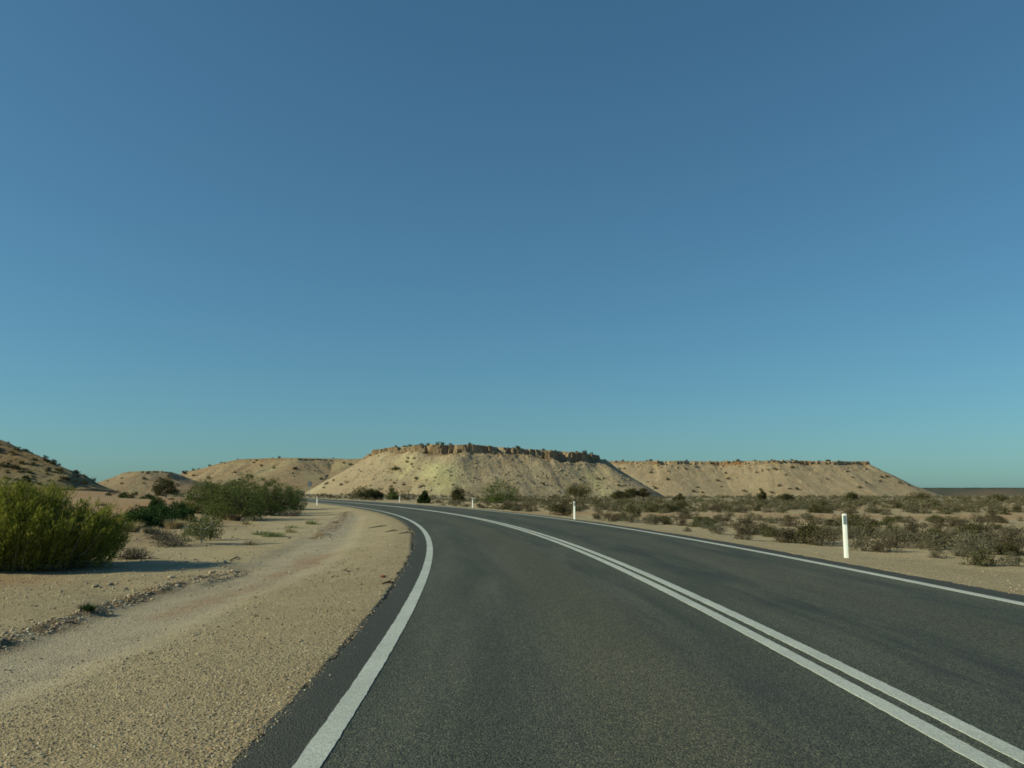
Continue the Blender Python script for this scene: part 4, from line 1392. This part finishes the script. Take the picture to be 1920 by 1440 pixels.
# ------------------------------------------------------------------ stones, sticks, loose gravel
M_PALEROCK = rock_material('pale_limestone', (0.34, 0.28, 0.19), (0.56, 0.50, 0.38))
STONE = [rock_mesh('stone', M_PALEROCK, 400 + k, 0.4) for k in range(4)]
for k, (px, py, w, lab) in enumerate([
        (178, 1101, 15, 'flat pale stone on the bank below the broom bush, left of a pair'),
        (206, 1097, 13, 'flat pale stone on the bank below the broom bush, right of a pair'),
        (186, 1103, 6, 'small pale stone touching the left flat stone of the pair'),
        (434, 1008, 7, 'pale stone right of the sapling'),
        (408, 1021, 7, 'pale stone at the foot of the short sapling'),
        (442, 1075, 8, 'pale stone at the tip of the broom bush shadow'),
        (450, 1106, 6, 'dark-sided small stone on the graded track'),
        (310, 1264, 7, 'pale pebble alone on the gravel, largest near the lower left'),
        (638, 936.5, 5, 'whitish boulder at the far edge of the road bend'),
        (640, 968, 6, 'pale clod on the windrow near the bend'),
        (505, 968, 5, 'white stone under the thicket'),
        (622, 1012, 5, 'pale stone at the end of the graded track'),
        (773, 1034, 5, 'white stone on the asphalt edge at the bend')]):
    x, y, z = at(px, py); s = 0.5 * w / FPX * y
    tag(obj('stone', STONE[k % 4], None, (x, y, z + 0.15 * s), rr.uniform(0, 6), (s * 1.15, s, s * 0.62)), lab, 'stone')

M_STICK = bark_material('weathered_stick', (0.05, 0.04, 0.03), (0.13, 0.10, 0.075))
M_BARKRED = bark_material('red_bark_flake', (0.22, 0.08, 0.04), (0.34, 0.14, 0.07))
for k, (a, b, lab) in enumerate([
        ((743, 1077), (763, 1070), 'dark forked stick on the gravel against the asphalt edge'),
        ((716, 1096), (738, 1094), 'short dark stick lying just below the forked stick'),
        ((643, 1070), (652, 1073), 'small dark stick on the gravel left of the bend'),
        ((748, 1001), (772, 999), 'thin stick by the asphalt where the bend tightens'),
        ((722, 998), (745, 995), 'longer thin twig on the gravel near the bend'),
        ((690, 991), (725, 986), 'faint straight twig on the pale gravel left of the bend'),
        ((430, 1052), (448, 1046), 'dark stick on the windrow above the broom bush shadow')]):
    p, q = np.array(at(*a)), np.array(at(*b))
    mid = 0.5 * (p + q) + np.array([0, 0.03, 0.03])
    b_ = MB(); b_.tube(np.array([p + (0, 0, 0.012), mid, q + (0, 0, 0.015)]) - p, [0.008, 0.016, 0.009], 5)
    d = q - p
    b_.tube(np.array([mid - p, mid - p + d * 0.3 + np.array([0, 0.10, 0.04])]), [0.009, 0.004], 4)
    tag(obj('stick', b_.mesh('stick', [M_STICK]), None, tuple(p)), lab, 'stick')
x, y, z = at(717, 1083)
tag(obj('bark_flake', rock_mesh('bark_flake', M_BARKRED, 451, 0.2, 1), None, (x, y, z + 0.02), 0.5, (0.07, 0.05, 0.03)), 'reddish-brown bark flake on the gravel above the dark stick', 'bark')


def gravel():
    rng = np.random.default_rng(61)
    out_p, out_s = [], []
    # denser near the camera; left shoulder, then right verge
    for n, rmin, rmax, thmin, thmax, s0, s1 in ((36000, 3.6, 9.0, -36, 4, 0.0025, 0.0085), (11000, 8.0, 18, -36, 0, 0.004, 0.013), (4500, 14, 40, -36, 2, 0.008, 0.022), (5000, 9, 26, 16, 36, 0.004, 0.011)):
        r = rmin * (rmax / rmin) ** rng.uniform(0, 1, n); th = np.radians(rng.uniform(thmin, thmax, n))
        x, y = r * np.sin(th), r * np.cos(th)
        z, lat, u, v = land(x, y, True)
        e = np.maximum(u, v)
        keep = (e > -0.05) | ((e > -0.16) & (rng.random(n) < 0.04))
        dt = np.full(n, 9.0); m = x < 6; dt[m] = pl_dist(x[m], y[m], TRACK)
        keep &= (dt > 1.0) | (rng.random(n) < 0.25)
        keep &= (vnoise(x * 1.4, y * 1.4, 6) + 0.35 * rng.random(n)) > 0.42
        s = s0 + (s1 - s0) * rng.uniform(0, 1, n) ** 3.5 * 1.3
        z = np.where(e < 0.0, 0.022, z)
        out_p.append(np.c_[x, y, z + 0.25 * s][keep]); out_s.append(s[keep])
    # odd bigger stones on the left bank and in the weeds
    n = 420
    y = rng.uniform(13, 44, n); x = (rng.uniform(150, 640, n) - 960) / FPX * y
    z, lat, u, v = land(x, y, True)
    k = (u > 3.5) & (vnoise(x * 0.7, y * 0.7, 12) > 0.45)
    s = 0.012 + 0.06 * rng.uniform(0, 1, n) ** 4
    out_p.append(np.c_[x, y, z + 0.2 * s][k]); out_s.append(s[k])
    # clods along the graded windrows
    for P, n, w, s0, s1 in ((BERM, 1100, 0.13, 0.008, 0.030), (BERM2, 220, 0.10, 0.008, 0.028), (BERM3, 350, 0.4, 0.012, 0.045)):
        seg = np.linalg.norm(np.diff(P, axis=0), axis=1); acc = np.concatenate([[0], np.cumsum(seg)])
        t = rng.uniform(0, acc[-1], n)
        x = np.interp(t, acc, P[:, 0]) + rng.normal(0, w, n); y = np.interp(t, acc, P[:, 1]) + rng.normal(0, w, n)
        s = s0 + (s1 - s0) * rng.uniform(0, 1, n) ** 3
        out_p.append(np.c_[x, y, land(x, y) + 0.2 * s]); out_s.append(s)
    V, T = scatter_rocks(np.concatenate(out_p), np.concatenate(out_s), 62)
    tag(obj('gravel', mesh_np('gravel', V, None, T, [pebble_material()])), 'loose tan gravel stones strewn over the road shoulders', 'gravel', kind='stuff')


gravel()
print('objects', len(bpy.data.objects), 'rim', n_rim, 'tris', sum(sum(len(p.vertices) - 2 for p in m.polygons) if len(m.polygons) < 20000 else 2 * len(m.polygons) for m in bpy.data.meshes))
